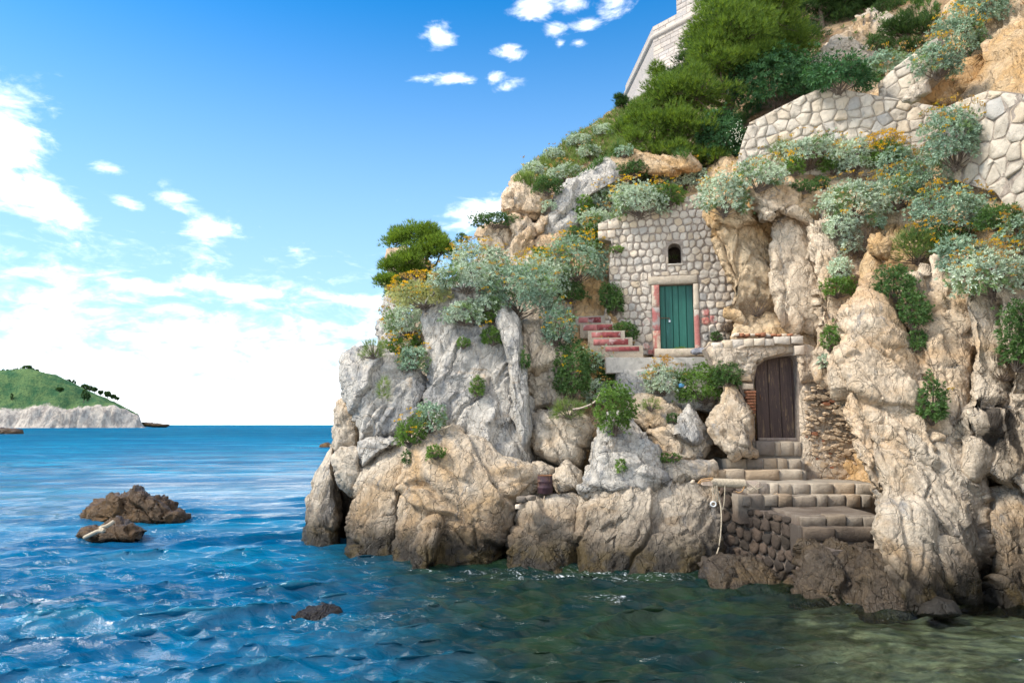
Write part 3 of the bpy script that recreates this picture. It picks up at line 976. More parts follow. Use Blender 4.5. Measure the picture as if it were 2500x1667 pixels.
# ------------------------------------------------------------------ island
def build_island():
    xs = np.linspace(-760, -318, 280)
    ys = np.linspace(596, 900, 112)
    X, Y = np.meshgrid(xs, ys)
    # skyline read along the ridge (height above sea as a function of x at the ridge line)
    kp = np.array([(-60, 905), (0, 909), (70, 906), (110, 914), (150, 924), (190, 943), (230, 962), (260, 974), (290, 988), (310, 998), (328, 1008), (338, 1012), (346, 1034), (352, 1043), (360, 1046)], float)
    pr = P(kp[:, 0], kp[:, 1], 690.0)
    rx, rz = pr[:, 0], pr[:, 2]
    Hr = np.interp(X * 690.0 / Y, np.concatenate(([-900, -700], rx, [-340])), np.concatenate(([20, 48], rz, [-6])))
    front = np.interp(X, [-900, -520, -430, -400, -372, -345], [604, 612, 628, 640, 656, 668])
    p = np.stack((X.ravel(), Y.ravel(), 0 * X.ravel()), -1)
    wob = fbm(p * 0.03, 2, 4).reshape(X.shape)
    t_ = (Y - front - 7 * wob)
    cliff_h = np.interp(X, [-900, -510, -455, -440, -420, -385, -360, -345], [7, 8, 11, 17, 13, 20, 20, 11]) * (1 + 0.3 * fbm(p * 0.09, 7, 3).reshape(X.shape))
    cliff_h = np.minimum(cliff_h, np.maximum(Hr * 0.92, 0.5))
    rise = sstep(0, 9, t_)
    back = sstep(0, 1, np.clip((900 - Y) / 180, 0, 1))
    Hr = np.maximum(Hr, -6)
    slope = np.minimum(cliff_h, Hr) + (Hr - cliff_h) * sstep(4, 48, t_) ** 0.9
    Z = -2 + (slope + 2) * rise * back
    Z = Z + rise * back * (1.2 * fbm(p * 0.12, 9, 4).reshape(X.shape))
    F1, F2, vec, cid = worley(p * np.array([0.2, 0.2, 1]), 3)
    Z = Z + rise * back * sstep(6, 14, t_) * (1.9 * np.maximum(0, 0.75 - F1) * cid).reshape(X.shape)
    Zc = (Z < cliff_h * 1.02) & (t_ < 14)
    Xo = X + Zc * 3.0 * (ridged(np.stack((X.ravel() * .1, Z.ravel() * .06, 0 * X.ravel()), -1), 4, 4).reshape(X.shape) - .6)
    Yo = Y + Zc * 6.0 * (ridged(np.stack((X.ravel() * .16, Z.ravel() * .09, 0 * X.ravel()), -1), 5, 4).reshape(X.shape) - .6)
    V = np.stack((Xo, Yo, Z), -1).reshape(-1, 3)
    m, t = new_mat('island_scrub_and_cliff')
    sx = t.node('ShaderNodeSeparateXYZ')
    t.l.new(t.node('ShaderNodeNewGeometry').outputs['Normal'], sx.inputs[0])
    n1_ = t.noise(t.pos, 0.10, 6, 0.65)
    n2_ = t.noise(t.pos, 0.5, 5, 0.7)
    green = t.mix(t.ss(n1_, 0.36, 0.6), (0.05, 0.125, 0.055), (0.13, 0.20, 0.075))
    green = t.mix(t.ss(n2_, 0.50, 0.62, 0, 0.75), green, (0.028, 0.08, 0.04))
    cl = t.mix(t.ss(t.noise(t.mapping(t.pos, scale=(1, 1, 0.5)), 0.22, 7, 0.7, 0.5), 0.42, 0.6), (0.62, 0.53, 0.44), (0.34, 0.29, 0.25))
    at = t.node('ShaderNodeAttribute', attribute_name='bare').outputs['Fac']
    f = t.ss(t.math('ADD', at, t.math('MULTIPLY', t.math('SUBTRACT', n2_, 0.5), 0.9)), 0.4, 0.6)
    t.put(t.b.inputs['Base Color'], t.mix(f, green, cl))
    t.b.inputs['Roughness'].default_value = 1.0
    t.b.inputs['Specular IOR Level'].default_value = 0.1
    t.put(t.b.inputs['Normal'], t.bump(n2_, 1.0, 2.0))
    o = obj('island_hill', V, grid_faces(112, 280), m, None, True)
    tag(o, 'green scrub covered island hill with pale sea cliffs', kind='structure')
    bare = np.clip(1.25 - np.clip((t_ - 4) / 12, 0, 2), 0, 1).ravel()
    a = o.data.attributes.new('bare', 'FLOAT', 'POINT')
    a.data.foreach_set('value', bare.astype(np.float32))
    remember_island.append((xs, ys, Z))
    return o


remember_island = []
build_island()
for nm, ol, Yd, lab in (('islet_reef', [(338, 1037), (348, 1029), (375, 1032), (412, 1035), (420, 1042), (340, 1042)], 720, 'low dark reef trailing off the tip of the green island'),):
    o = rock(nm, ol, Yd, M_SEAR, lean=0, bulge=6, thick=14, size=8, amp=1.2, seed=5, res=2.0, collide=False)
    tag(o, lab, 'reef')

# ------------------------------------------------------------------ cliff
BASE = tps([(740, 1300, 19.2), (900, 900, 19.6), (1000, 1360, 17.0), (1100, 700, 20.5), (960, 600, 23), (1250, 450, 25), (1300, 1000, 18.6), (1300, 1340, 16.2), (1400, 380, 28),
            (1500, 560, 22.0), (1500, 1100, 17.6), (1600, 1380, 15.4), (1640, 900, 20.2), (1620, 480, 23.5), (1700, 300, 28), (1850, 560, 19.2), (1850, 330, 22), (1900, 150, 28),
            (2000, 700, 18.2), (2000, 1000, 18.9), (2100, 500, 17.8), (2230, 1200, 14.6), (2200, 800, 15.4), (2300, 380, 17.8), (2400, 600, 15.2), (2500, 1000, 14.2), (2450, 1420, 13.4),
            (2420, 100, 18), (2200, 30, 27), (2150, 1480, 13.8), (1880, 1380, 15.4), (1550, -40, 42), (1750, 80, 34)])

head = thing('headland', 'pale grey rock headland jutting into the sea', None, P(1000, 1380, 17), None)
head['kind'] = 'structure'
cliff = thing('cliff', 'ochre and grey sea cliff behind the doors and steps', None, P(1900, 1390, 16), None)
cliff['kind'] = 'structure'


def N2(ox, oy, s, pts):
    return [(ox + s * a, oy + s * b) for a, b in pts]


def Z2(*p):
    return N2(700, 800, .3827, p)


def Z4(*p):
    return N2(1250, 800, .3827, p)


def Z4b(*p):
    return N2(1150, 350, .2551, p)


def Z5(*p):
    return N2(1700, 800, .4464, p)


def Z2b(*p):
    return N2(1900, 1100, .3617, p)


def D(*p):
    return [(a * 1.0629, b * 1.0629) for a, b in p]


# underlying mass of the two crags and the hill behind
rock('bedrock', D((770, 1230), (765, 1100), (800, 950), (905, 780), (960, 690), (1080, 610), (1120, 560), (1190, 480), (1240, 480), (1300, 560), (1340, 800), (1330, 1000), (1300, 1240), (1200, 1300), (900, 1300)),
     -0.1, M_ROCK, depth=BASE, bulge=0.8, thick=5, size=1.3, amp=0.3, seed=21, res=7, parent=head)
rock('bedrock', D((1240, 1310), (1230, 1000), (1290, 700), (1330, 480), (1500, 420), (1600, 420), (1640, 340), (1700, 350), (1800, 330), (1900, 250), (2010, 205), (2060, 160), (2220, -40), (2460, -40), (2460, 1330), (2350, 1340), (1980, 1360), (1700, 1320)),
     0.1, M_OCHRE, depth=BASE, bulge=0.5, thick=6, size=1.2, amp=0.32, seed=22, res=6, parent=cliff, centre=(1950, 850), power=5)
# hill above with grass, scrub and the pine
hill = rock('hillside', D((1150, 470), (1180, 410), (1230, 372), (1330, 300), (1420, 248), (1470, 225), (1560, 160), (1700, 60), (1900, -60), (2300, -120), (2300, 160), (2040, 230), (1860, 340), (1700, 440), (1450, 520), (1300, 520)),
            1.5, M_SOIL, depth=BASE, bulge=0.4, thick=14, size=1.6, amp=0.22, seed=23, res=6, centre=(1640, 300), power=6, rough=0.012)
tag(hill, 'steep earthy hillside rising behind the cliff towards the fort', kind='structure')

# --- headland crags
H = dict(parent=head)
rock('crag', Z2((75, 1300), (85, 1400), (220, 1470), (345, 1470), (365, 1250), (335, 1050), (310, 830), (300, 720), (220, 850), (195, 930), (180, 1020), (140, 1100), (130, 1190)), 17.3, M_ROCK, lean=0.28, bulge=1.0, thick=2.5, size=1.0, amp=.2, seed=31, **H)
rock('crag', Z2((300, 520), (330, 470), (375, 435), (430, 420), (480, 540), (480, 700), (470, 790), (300, 790), (295, 640)), 18.2, M_ROCK, lean=0.2, bulge=0.7, thick=2, size=.8, amp=.17, seed=32, **H)
rock('crag', Z2((298, 830), (345, 768), (470, 765), (478, 960), (425, 1075), (360, 1010), (325, 940)), 16.9, M_ROCK, lean=0.15, bulge=0.55, thick=1.5, size=.8, amp=.12, seed=33, **H)
rock('crag', Z2((342, 240), (365, 185), (440, 140), (520, 118), (620, 140), (740, 190), (850, 300), (885, 370), (888, 510), (850, 630), (700, 700), (560, 712), (470, 710), (425, 560), (385, 430), (350, 330)), 17.6, M_ROCKG, lean=0.3, bulge=0.75, thick=2.5, size=1.1, amp=.22, seed=34, strata=(-0.35, 1.4), **H)
rock('crag', Z2((455, 730), (560, 695), (700, 690), (730, 750), (610, 800), (480, 890), (440, 810)), 16.9, M_ROCKG, lean=0.35, bulge=0.4, thick=1.4, size=.7, amp=.12, seed=35, **H)
rock('crag', Z2((465, 890), (600, 795), (720, 755), (810, 770), (810, 860), (770, 980), (740, 1060), (735, 1300), (720, 1480), (500, 1500), (410, 1480), (405, 1250), (425, 1080)), 16.1, M_ROCK, lean=0.32, bulge=0.8, thick=2.2, size=1.2, amp=.2, seed=36, strata=(1.1, 1.0), **H)
rock('crag', Z2((800, 740), (880, 690), (1050, 675), (1250, 720), (1360, 830), (1470, 860), (1560, 900), (1585, 1000), (1500, 1080), (1450, 1180), (1410, 1350), (1260, 1480), (1000, 1530), (820, 1530), (715, 1470), (690, 1250), (735, 1040), (765, 940), (800, 850)), 15.4, M_ROCK, lean=0.34, bulge=0.9, thick=2.6, size=1.5, amp=.22, seed=37, strata=(0.9, 1.1), **H)
rock('crag', Z2((960, 1180), (990, 1245), (970, 1330), (905, 1440), (880, 1520), (810, 1520), (795, 1390), (870, 1250)), 14.75, M_ROCK, lean=0.35, bulge=0.45, thick=1.2, size=.8, amp=.12, seed=38, **H)
rock('crag', D((968, 760), (985, 700), (1030, 668), (1100, 680), (1165, 690), (1192, 745), (1204, 860), (1214, 960), (1214, 1030), (1232, 1095), (1195, 1130), (1130, 1100), (1060, 1010), (1000, 985), (978, 900)), 17.3, M_ROCKG, lean=0.34, bulge=0.75, thick=2.6, size=1.25, amp=.24, seed=39, strata=(-0.5, 1.3), **H)
rock('crag', D((1150, 700), (1195, 735), (1207, 860), (1216, 980), (1212, 1040), (1180, 960), (1160, 820), (1140, 740)), 16.9, M_ROCKG, lean=0.3, bulge=0.4, thick=1.6, size=.7, amp=.14, seed=40, strata=(-0.2, 1.6), **H)
rock('crag', D((1195, 745), (1240, 722), (1275, 770), (1312, 815), (1312, 840), (1205, 860)), 17.7, M_PALE, lean=0.4, bulge=0.55, thick=2, size=.8, amp=.17, seed=41, strata=(0.2, .5), **H)
rock('crag', D((1203, 840), (1310, 815), (1318, 895), (1285, 940), (1225, 940), (1210, 900)), 17.75, M_ROCK, lean=0.2, bulge=0.5, thick=2, size=.8, amp=.2, seed=42, strata=(0.2, .6), **H)
rock('crag', D((868, 790), (874, 720), (885, 685), (910, 680), (960, 740), (960, 830), (900, 830)), 20.2, M_ROCKG, lean=0.3, bulge=0.7, thick=2.4, size=.9, amp=.2, seed=43, **H)
rock('crag', D((886, 600), (893, 572), (930, 565), (990, 600), (990, 680), (900, 650)), 22.8, M_PALE, lean=0.2, bulge=0.6, thick=2, size=.8, amp=.12, seed=44, **H)
rock('crag', D((1020, 700), (1040, 660), (1100, 640), (1160, 660), (1170, 720), (1100, 740), (1030, 745)), 17.9, M_ROCKG, lean=0.6, bulge=0.5, thick=2, size=.8, amp=.15, seed=45, **H)
# upper crags of the headland
rock('crag', Z4b((290, 640), (325, 480), (400, 360), (480, 300), (580, 300), (660, 340), (625, 440), (780, 455), (770, 560), (690, 700), (610, 725), (400, 700)), 22.4, M_PALE, lean=0.35, bulge=0.7, thick=3, size=1.0, amp=.24, seed=46, strata=(0.25, .35), **H)
rock('crag', Z4b((45, 880), (70, 830), (160, 780), (360, 730), (430, 880), (430, 970), (290, 1060), (120, 1010)), 22.0, M_PALE, lean=0.4, bulge=0.6, thick=2.5, size=.9, amp=.2, seed=47, strata=(0.3, .4), **H)
rock('crag', Z4b((350, 720), (440, 690), (530, 730), (605, 800), (615, 960), (570, 1070), (480, 1150), (380, 1110), (370, 960), (400, 850)), 21.5, M_PALE, lean=0.25, bulge=0.6, thick=2.5, size=.9, amp=.22, seed=48, strata=(-0.6, 1.2), **H)
rock('crag', Z4b((280, 1040), (390, 1020), (400, 1180), (300, 1190)), 21.6, M_ROCK, lean=0.3, bulge=0.4, thick=1.5, size=.6, amp=.12, seed=49, **H)
rock('crag', Z4b((665, 890), (735, 700), (850, 430), (1000, 310), (1130, 215), (1240, 140), (1430, 125), (1510, 200), (1480, 340), (1300, 430), (1160, 520), (1090, 700), (1010, 820), (920, 870), (760, 915)), 22.3, M_ROCKG, lean=0.55, bulge=0.7, thick=3, size=1.3, amp=.22, seed=50, strata=(-0.6, 1.2), **H)
rock('crag', Z4b((585, 1010), (640, 890), (760, 875), (940, 860), (1020, 930), (860, 1000), (720, 1060), (600, 1070)), 21.6, M_PALE, lean=0.2, bulge=0.55, thick=2, size=.8, amp=.18, seed=51, **H)
rock('crag', Z4b((600, 800), (690, 690), (760, 660), (700, 860), (640, 900)), 21.9, M_PALE, lean=0.2, bulge=0.4, thick=1.5, size=.6, amp=.12, seed=52, **H)
rock('crag', Z4b((1330, 130), (1480, 0), (1600, 60), (1750, 90), (2080, 110), (2180, 240), (1900, 320), (1600, 280), (1430, 260)), 22.6, M_OCHRE, lean=0.6, bulge=0.7, thick=3, size=.9, amp=.22, seed=53, **H)

rock('crag', [(1300, 610), (1380, 560), (1470, 590), (1480, 700), (1400, 770), (1310, 730)], 21.6, M_OCHRE, lean=0.3, bulge=0.4, thick=3, size=.9, amp=.2, seed=125, parent=head)
# --- rock round the steps and landing
C_ = dict(parent=cliff)
rock('crag', [(1236, 1330), (1262, 1268), (1292, 1228), (1330, 1212), (1400, 1204), (1418, 1225), (1420, 1300), (1408, 1395), (1330, 1410), (1240, 1405)], 14.9, M_ROCK, lean=0.5, bulge=0.6, thick=2.2, size=1.1, amp=.18, seed=61, **C_)
rock('crag', [(1412, 1200), (1430, 1130), (1450, 1065), (1462, 1020), (1500, 1005), (1548, 1018), (1580, 1050), (1605, 1100), (1622, 1175), (1560, 1215), (1480, 1215)], 15.6, M_ROCKG, lean=0.55, bulge=0.6, thick=2.2, size=1.1, amp=.24, seed=62, strata=(1.0, 1.2), **C_)
rock('crag', [(1400, 1215), (1420, 1180), (1500, 1165), (1580, 1180), (1560, 1260), (1520, 1330), (1500, 1410), (1470, 1425), (1415, 1405), (1398, 1300)], 14.8, M_ROCK, lean=0.5, bulge=0.6, thick=2.2, size=1.1, amp=.22, seed=63, strata=(-0.6, 1.2), **C_)
rock('crag', [(1490, 1240), (1540, 1175), (1620, 1160), (1700, 1172), (1742, 1185), (1762, 1205), (1760, 1270), (1748, 1415), (1700, 1425), (1600, 1430), (1500, 1425), (1470, 1340)], 14.6, M_ROCK, lean=0.5, bulge=0.7, thick=2.2, size=1.2, amp=.25, seed=64, strata=(-0.7, 1.2), **C_)
rock('crag', [(1580, 1055), (1640, 1030), (1720, 1040), (1740, 1085), (1720, 1130), (1620, 1135), (1590, 1110)], 16.7, M_ROCK, lean=0.45, bulge=0.45, thick=2, size=.9, amp=.18, seed=65, **C_)
rock('crag', [(1600, 1130), (1660, 1120), (1752, 1126), (1756, 1172), (1620, 1180)], 15.9, M_ROCK, lean=0.3, bulge=0.3, thick=1.6, size=.7, amp=.12, seed=66, **C_)
rock('crag', [(1640, 1062), (1656, 1014), (1682, 985), (1713, 1030), (1722, 1072), (1694, 1090)], 16.5, M_ROCKG, lean=0.6, bulge=0.4, thick=1.6, size=.7, amp=.13, seed=67, **C_)
rock('crag', [(1730, 1030), (1748, 985), (1772, 925), (1801, 948), (1840, 1005), (1845, 1108), (1790, 1120), (1750, 1085)], 16.4, M_ROCK, lean=0.5, bulge=0.55, thick=1.5, size=.8, amp=.17, seed=68, strata=(0.9, 1.3), **C_)
rock('crag', [(1525, 990), (1560, 965), (1640, 985), (1665, 1020), (1640, 1045), (1580, 1050), (1545, 1025)], 17.3, M_ROCK, lean=0.6, bulge=0.5, thick=2, size=.8, amp=.16, seed=69, **C_)
rock('crag', [(1510, 905), (1545, 895), (1600, 915), (1700, 940), (1760, 960), (1735, 1010), (1640, 1000), (1540, 990), (1505, 950)], 18.0, M_ROCKG, lean=0.6, bulge=0.5, thick=2, size=.8, amp=.16, seed=70, **C_)

# --- ochre hollow and pale buttresses right of the wall
rock('crag', [(1735, 520), (1770, 480), (1860, 465), (1915, 540), (1915, 660), (1905, 760), (1840, 790), (1775, 760), (1790, 690), (1755, 600)], 18.35, M_OCHRE, lean=0.2, bulge=0.2, thick=1.6, size=.9, amp=.3, seed=81, **C_)
rock('crag', [(1838, 470), (1880, 440), (1940, 430), (2010, 480), (1995, 560), (1920, 520), (1860, 540)], 17.6, M_PALE, lean=0.3, bulge=0.5, thick=2, size=.8, amp=.2, seed=82, **C_)
rock('crag', [(1742, 500), (1790, 490), (1850, 500), (1850, 540), (1800, 560), (1750, 540)], 18.2, M_OCHRE, lean=0.2, bulge=0.4, thick=1.2, size=.6, amp=.14, seed=83, **C_)
rock('crag', [(1880, 560), (1915, 500), (1968, 498), (2012, 552), (2022, 641), (2030, 720), (2020, 805), (1950, 815), (1905, 770), (1888, 690)], 17.5, M_PALE, lean=0.2, bulge=0.55, thick=2, size=1.2, amp=.22, seed=84, strata=(0.5, 1.2), **C_)
rock('crag', [(2005, 500), (2060, 560), (2085, 640), (2100, 720), (2085, 800), (2040, 880), (2012, 800), (2020, 700), (2015, 600)], 17.2, M_ROCK, lean=0.2, bulge=0.5, thick=2, size=.8, amp=.2, seed=85, **C_)
rock('crag', [(1780, 835), (1800, 780), (1870, 760), (1950, 775), (2005, 780), (2040, 860), (2060, 930), (1985, 905), (1960, 840), (1880, 825)], 17.7, M_OCHRE, lean=0.5, bulge=0.4, thick=1.6, size=.8, amp=.16, seed=86, **C_)
rock('crag', [(2105, 760), (2108, 640), (2130, 610), (2180, 690), (2190, 760), (2150, 790)], 15.3, M_OCHRE, lean=0.3, bulge=0.45, thick=1.5, size=.8, amp=.1, seed=87, **C_)
rock('crag', [(2118, 596), (2140, 575), (2172, 590), (2165, 630), (2140, 625)], 15.2, M_OCHRE, lean=0.2, bulge=0.25, thick=.8, size=.5, amp=.12, seed=88, **C_)
rock('crag', [(2125, 680), (2152, 705), (2178, 760), (2208, 830), (2238, 900), (2255, 950), (2266, 1012), (2210, 1055), (2150, 1040), (2105, 1048), (2070, 1022), (2062, 980), (2050, 930), (2040, 870), (2046, 800), (2085, 728)], 13.6, M_PALE, lean=0.3, bulge=0.7, thick=2.2, size=1.1, amp=.22, seed=89, strata=(0.7, 1.2), **C_)
rock('crag', [(2205, 820), (2235, 890), (2260, 960), (2290, 1040), (2275, 1080), (2225, 1040), (2190, 900)], 13.9, M_ROCKG, lean=0.3, bulge=0.5, thick=1.8, size=.9, amp=.15, seed=90, **C_)
rock('crag', [(2098, 1030), (2150, 1010), (2240, 1015), (2310, 1050), (2350, 1120), (2376, 1157), (2396, 1205), (2408, 1270), (2416, 1345), (2365, 1420), (2258, 1470), (2165, 1400), (2130, 1300), (2146, 1246), (2133, 1157), (2115, 1070)], 12.2, M_ROCK, lean=0.36, bulge=0.8, thick=2.4, size=1.3, amp=.26, seed=91, strata=(0.4, 1.3), **C_)
rock('crag', [(2150, 1240), (2200, 1200), (2260, 1190), (2290, 1260), (2300, 1400), (2280, 1450), (2200, 1440), (2165, 1370), (2140, 1310)], 11.75, M_ROCK, lean=0.3, bulge=0.5, thick=1.4, size=1.0, amp=.16, seed=92, strata=(0.2, 1.3), **C_)
rock('crag', [(2238, 845), (2262, 800), (2310, 760), (2362, 790), (2385, 860), (2380, 1000), (2362, 1100), (2335, 1115), (2290, 1030), (2265, 920)], 13.45, M_PALE, lean=0.22, bulge=0.35, thick=2.2, size=1.1, amp=.22, seed=93, strata=(0.5, 1.2), **C_)
rock('crag', [(2355, 730), (2420, 690), (2470, 740), (2490, 830), (2480, 960), (2450, 1110), (2380, 1165), (2345, 1110), (2370, 1000), (2372, 860)], 13.1, M_SOOT, lean=0.25, bulge=0.35, thick=2.2, size=1.2, amp=.2, seed=94, **C_)
rock('crag', [(2440, 700), (2560, 690), (2620, 800), (2620, 1130), (2500, 1190), (2420, 1140), (2440, 1000), (2470, 850)], 12.9, M_SOOT, lean=0.2, bulge=0.35, thick=2.2, size=1.1, amp=.2, seed=95, **C_)
rock('crag', [(2270, 750), (2300, 660), (2400, 640), (2470, 680), (2440, 760), (2360, 810), (2300, 830)], 14.1, M_PALE, lean=0.4, bulge=0.5, thick=2, size=.9, amp=.15, seed=96, **C_)
rock('crag', [(2420, 1190), (2470, 1160), (2600, 1150), (2620, 1500), (2440, 1510), (2408, 1440), (2425, 1350), (2405, 1265)], 12.1, M_ROCK, lean=0.3, bulge=0.7, thick=2.2, size=1.1, amp=.25, seed=97, strata=(0.2, 1.3), **C_)
rock('crag', [(2330, 1395), (2400, 1340), (2440, 1360), (2450, 1500), (2390, 1510)], 12.6, M_ROCK, lean=0.2, bulge=0.5, thick=1.6, size=.7, amp=.16, seed=98, **C_)
rock('crag', [(2084, 1407), (2103, 1360), (2171, 1350), (2215, 1375), (2230, 1415), (2248, 1462), (2175, 1500), (2095, 1505)], 11.6, M_BLACK, lean=0.4, bulge=0.45, thick=1.6, size=.8, amp=.13, seed=99, **C_)
rock('crag', [(1960, 1330), (2040, 1300), (2120, 1310), (2180, 1350), (2160, 1420), (2090, 1470), (2000, 1440), (1930, 1400)], 12.3, M_BLACK, lean=0.45, bulge=0.5, thick=1.8, size=.7, amp=.16, seed=100, **C_)
rock('crag', [(1700, 1370), (1760, 1350), (1860, 1370), (1960, 1380), (2040, 1420), (2080, 1460), (2000, 1465), (1850, 1425), (1720, 1412)], 13.1, M_BLACK, lean=0.5, bulge=0.35, thick=1.8, size=.5, amp=.14, seed=101, **C_)
rock('crag', [(2222, 720), (2290, 640), (2420, 640), (2620, 640), (2640, 1190), (2480, 1190), (2340, 1130), (2275, 1010), (2235, 870)], 13.75, M_PALE, lean=0.3, bulge=0.3, thick=2.5, size=1.5, amp=.34, seed=121, power=6, **C_)
rock('crag', [(1985, 560), (2030, 500), (2120, 560), (2190, 640), (2215, 760), (2130, 860), (2060, 960), (1990, 900), (2000, 760)], 16.4, M_PALE, lean=0.35, bulge=0.3, thick=2.5, size=1.2, amp=.3, seed=122, power=6, **C_)
rock('crag', [(2050, 1000), (2130, 960), (2260, 990), (2330, 1060), (2340, 1200), (2200, 1260), (2120, 1200), (2080, 1080)], 12.9, M_PALE, lean=0.3, bulge=0.4, thick=2.5, size=1.1, amp=.3, seed=123, power=5, **C_)
# top right face
rock('crag', [(2190, 250), (2290, 195), (2365, 150), (2388, 90), (2395, 0), (2440, -70), (2640, -70), (2640, 260), (2500, 240), (2420, 225), (2390, 235), (2300, 262)], 18.6, M_OCHRE, lean=0.35, bulge=0.5, thick=3, size=1.6, amp=.2, seed=103, strata=(0.7, 1.3), **C_)
rock('crag', [(2402, 110), (2480, 60), (2520, 20), (2640, -20), (2640, 240), (2470, 222), (2425, 175)], 17.9, M_PALE, lean=0.3, bulge=0.45, thick=2, size=1.4, amp=.14, seed=104, strata=(0.9, 1.3), **C_)
rock('crag', [(2205, 245), (2225, 215), (2262, 195), (2270, 225), (2225, 255)], 16.2, M_ROCK, lean=0.2, bulge=0.3, thick=1, size=.5, amp=.09, seed=105, **C_)
o = rock('rock_outcrop', [(1975, 150), (1984, 138), (2033, 89), (2073, 77), (2104, 38), (2128, 20), (2146, 36), (2180, 34), (2226, 38), (2232, 70), (2180, 120), (2150, 165), (2100, 190), (2002, 175)], 26.0, M_ROCK, lean=0.7, bulge=0.8, thick=4, size=1.4, amp=.35, seed=106, strata=(0.7, 1.0))
tag(o, 'tan rock outcrop on the hillside beneath the dark trees', 'rock')

rock('crag', [(2540, -250), (3600, -700), (5400, -900), (5600, 1500), (4000, 1560), (2560, 1500)], 9.6, M_ROCK, lean=0.25, slant=-0.17, bulge=0.8, thick=4, size=1.6, amp=.3, seed=124, res=22, grow=1.0, centre=(3800, 450), **C_)
# --- loose boulders
def boulder(ol, Y, mat, label, name='boulder', group=None, **k):
    o = rock(name, ol, Y, mat, **k)
    return tag(o, label, 'boulder' if name == 'boulder' else 'rock', group)


boulder(Z4((98, 610), (110, 540), (180, 508), (310, 522), (420, 540), (500, 570), (515, 640), (495, 760), (440, 885), (290, 900), (120, 805), (92, 700)), 16.7, M_ROCK, 'large cracked boulder wedged in the cleft above the rusty drum', lean=0.35, bulge=0.6, thick=1.5, size=1.0, amp=.17, seed=111)
boulder([(1296, 1145), (1300, 1127), (1322, 1124), (1358, 1142), (1348, 1166), (1305, 1166)], 16.4, M_ROCK, 'small pale wedge of rock right on top of the drum', lean=0.3, bulge=0.2, thick=.6, size=.5, amp=.06, seed=112)
boulder([(1344, 1166), (1360, 1140), (1384, 1125), (1420, 1150), (1420, 1200), (1362, 1204)], 16.1, M_ROCK, 'angular grey rock leaning beside the rusty drum', lean=0.35, bulge=0.3, thick=.8, size=.6, amp=.1, seed=113)
boulder([(2238, 1500), (2248, 1475), (2287, 1454), (2327, 1467), (2352, 1500), (2300, 1512)], 11.0, M_ROCKG, 'low rounded pebbly boulder at the foot of the dark cave', lean=0.4, bulge=0.25, thick=.6, size=.7, amp=.04, seed=114)
SKERRY = [(188, 1262), (217, 1235), (249, 1212), (285, 1203), (308, 1194), (326, 1178), (352, 1184), (370, 1206), (402, 1214), (431, 1232), (436, 1247), (463, 1262), (440, 1285), (300, 1290), (200, 1280)]
boulder(SKERRY, 21.7, M_SEAR, 'large brown peaked rock standing out of the open sea', 'sea_rock', lean=0.7, bulge=0.8, thick=1.8, size=.85, amp=.3, seed=115, centre=(330, 1245), res=3)
boulder([(184, 1306), (200, 1293), (229, 1290), (264, 1269), (293, 1266), (332, 1275), (366, 1292), (340, 1322), (235, 1328)], 18.0, M_SEAR, 'smaller brown sea rock with a rope over it in front of the peaked one', 'sea_rock', lean=0.7, bulge=0.5, thick=1.2, size=.6, amp=.2, seed=116, res=2.6)
M_ALGAE = rock_mat('weedy_black_rock', pale=(0.03, 0.024, 0.022), tan=(0.05, 0.032, 0.022), grey=(0.02, 0.02, 0.022), rough=0.35, stain=0.1, wet=False)
boulder([(640, 1530), (690, 1496), (741, 1478), (799, 1474), (829, 1482), (845, 1508), (852, 1545), (740, 1570)], 11.25, M_ALGAE, 'flat wet black rock awash nearest the camera', 'sea_rock', lean=0.7, bulge=0.15, thick=1.1, size=.6, amp=.06, seed=117, res=2.6)
boulder([(-60, 1066), (-60, 1040), (-10, 1042), (30, 1046), (52, 1047), (56, 1058), (48, 1064)], 222, M_SEAR, 'flat brown skerry at the left edge before the island', 'sea_rock', lean=1, bulge=3, thick=8, size=4, amp=.7, seed=118, res=2.0, collide=False)
boulder([(776, 1090), (784, 1084), (800, 1082), (812, 1088), (806, 1096), (780, 1096)], 92, M_SEAR, 'tiny dark reef breaking the waves left of the headland', 'sea_rock', lean=1, bulge=1, thick=3, size=2, amp=.3, seed=119, res=1.5, collide=False)

# ------------------------------------------------------------------ masonry helpers
class Plane:
    """upright wall plane through two points of the place"""

    def __init__(s, a, b):
        A, B = P(*a), P(*b)
        s.A = A[:2]
        e = (B - A)[:2]
        s.e = e / np.linalg.norm(e)
        s.n = np.array([s.e[1], -s.e[0]])

    def uz(s, x, y):
        d = ray(x, y)
        t = (s.A @ s.n) / (d[:2] @ s.n)
        return (float((t * d[:2] - s.A) @ s.e), float(CAM_H + t * d[2]))

    def poly(s, pts):
        return [s.uz(*p) for p in pts]

    def W(s, u, z, d=0.0):
        u, z, d = np.broadcast_arrays(np.asarray(u, float), np.asarray(z, float), np.asarray(d, float))
        return np.stack((s.A[0] + u * s.e[0] + d * s.n[0], s.A[1] + u * s.e[1] + d * s.n[1], z), -1)


def inside(poly, x, y):
    r = False
    n = len(poly)
    for i in range(n):
        x1, y1 = poly[i]
        x2, y2 = poly[(i + 1) % n]
        if (y1 > y) != (y2 > y) and x < (x2 - x1) * (y - y1) / (y2 - y1) + x1:
            r = not r
    return r


def area(p):
    return 0.5 * sum(p[i][0] * p[(i + 1) % len(p)][1] - p[(i + 1) % len(p)][0] * p[i][1] for i in range(len(p)))


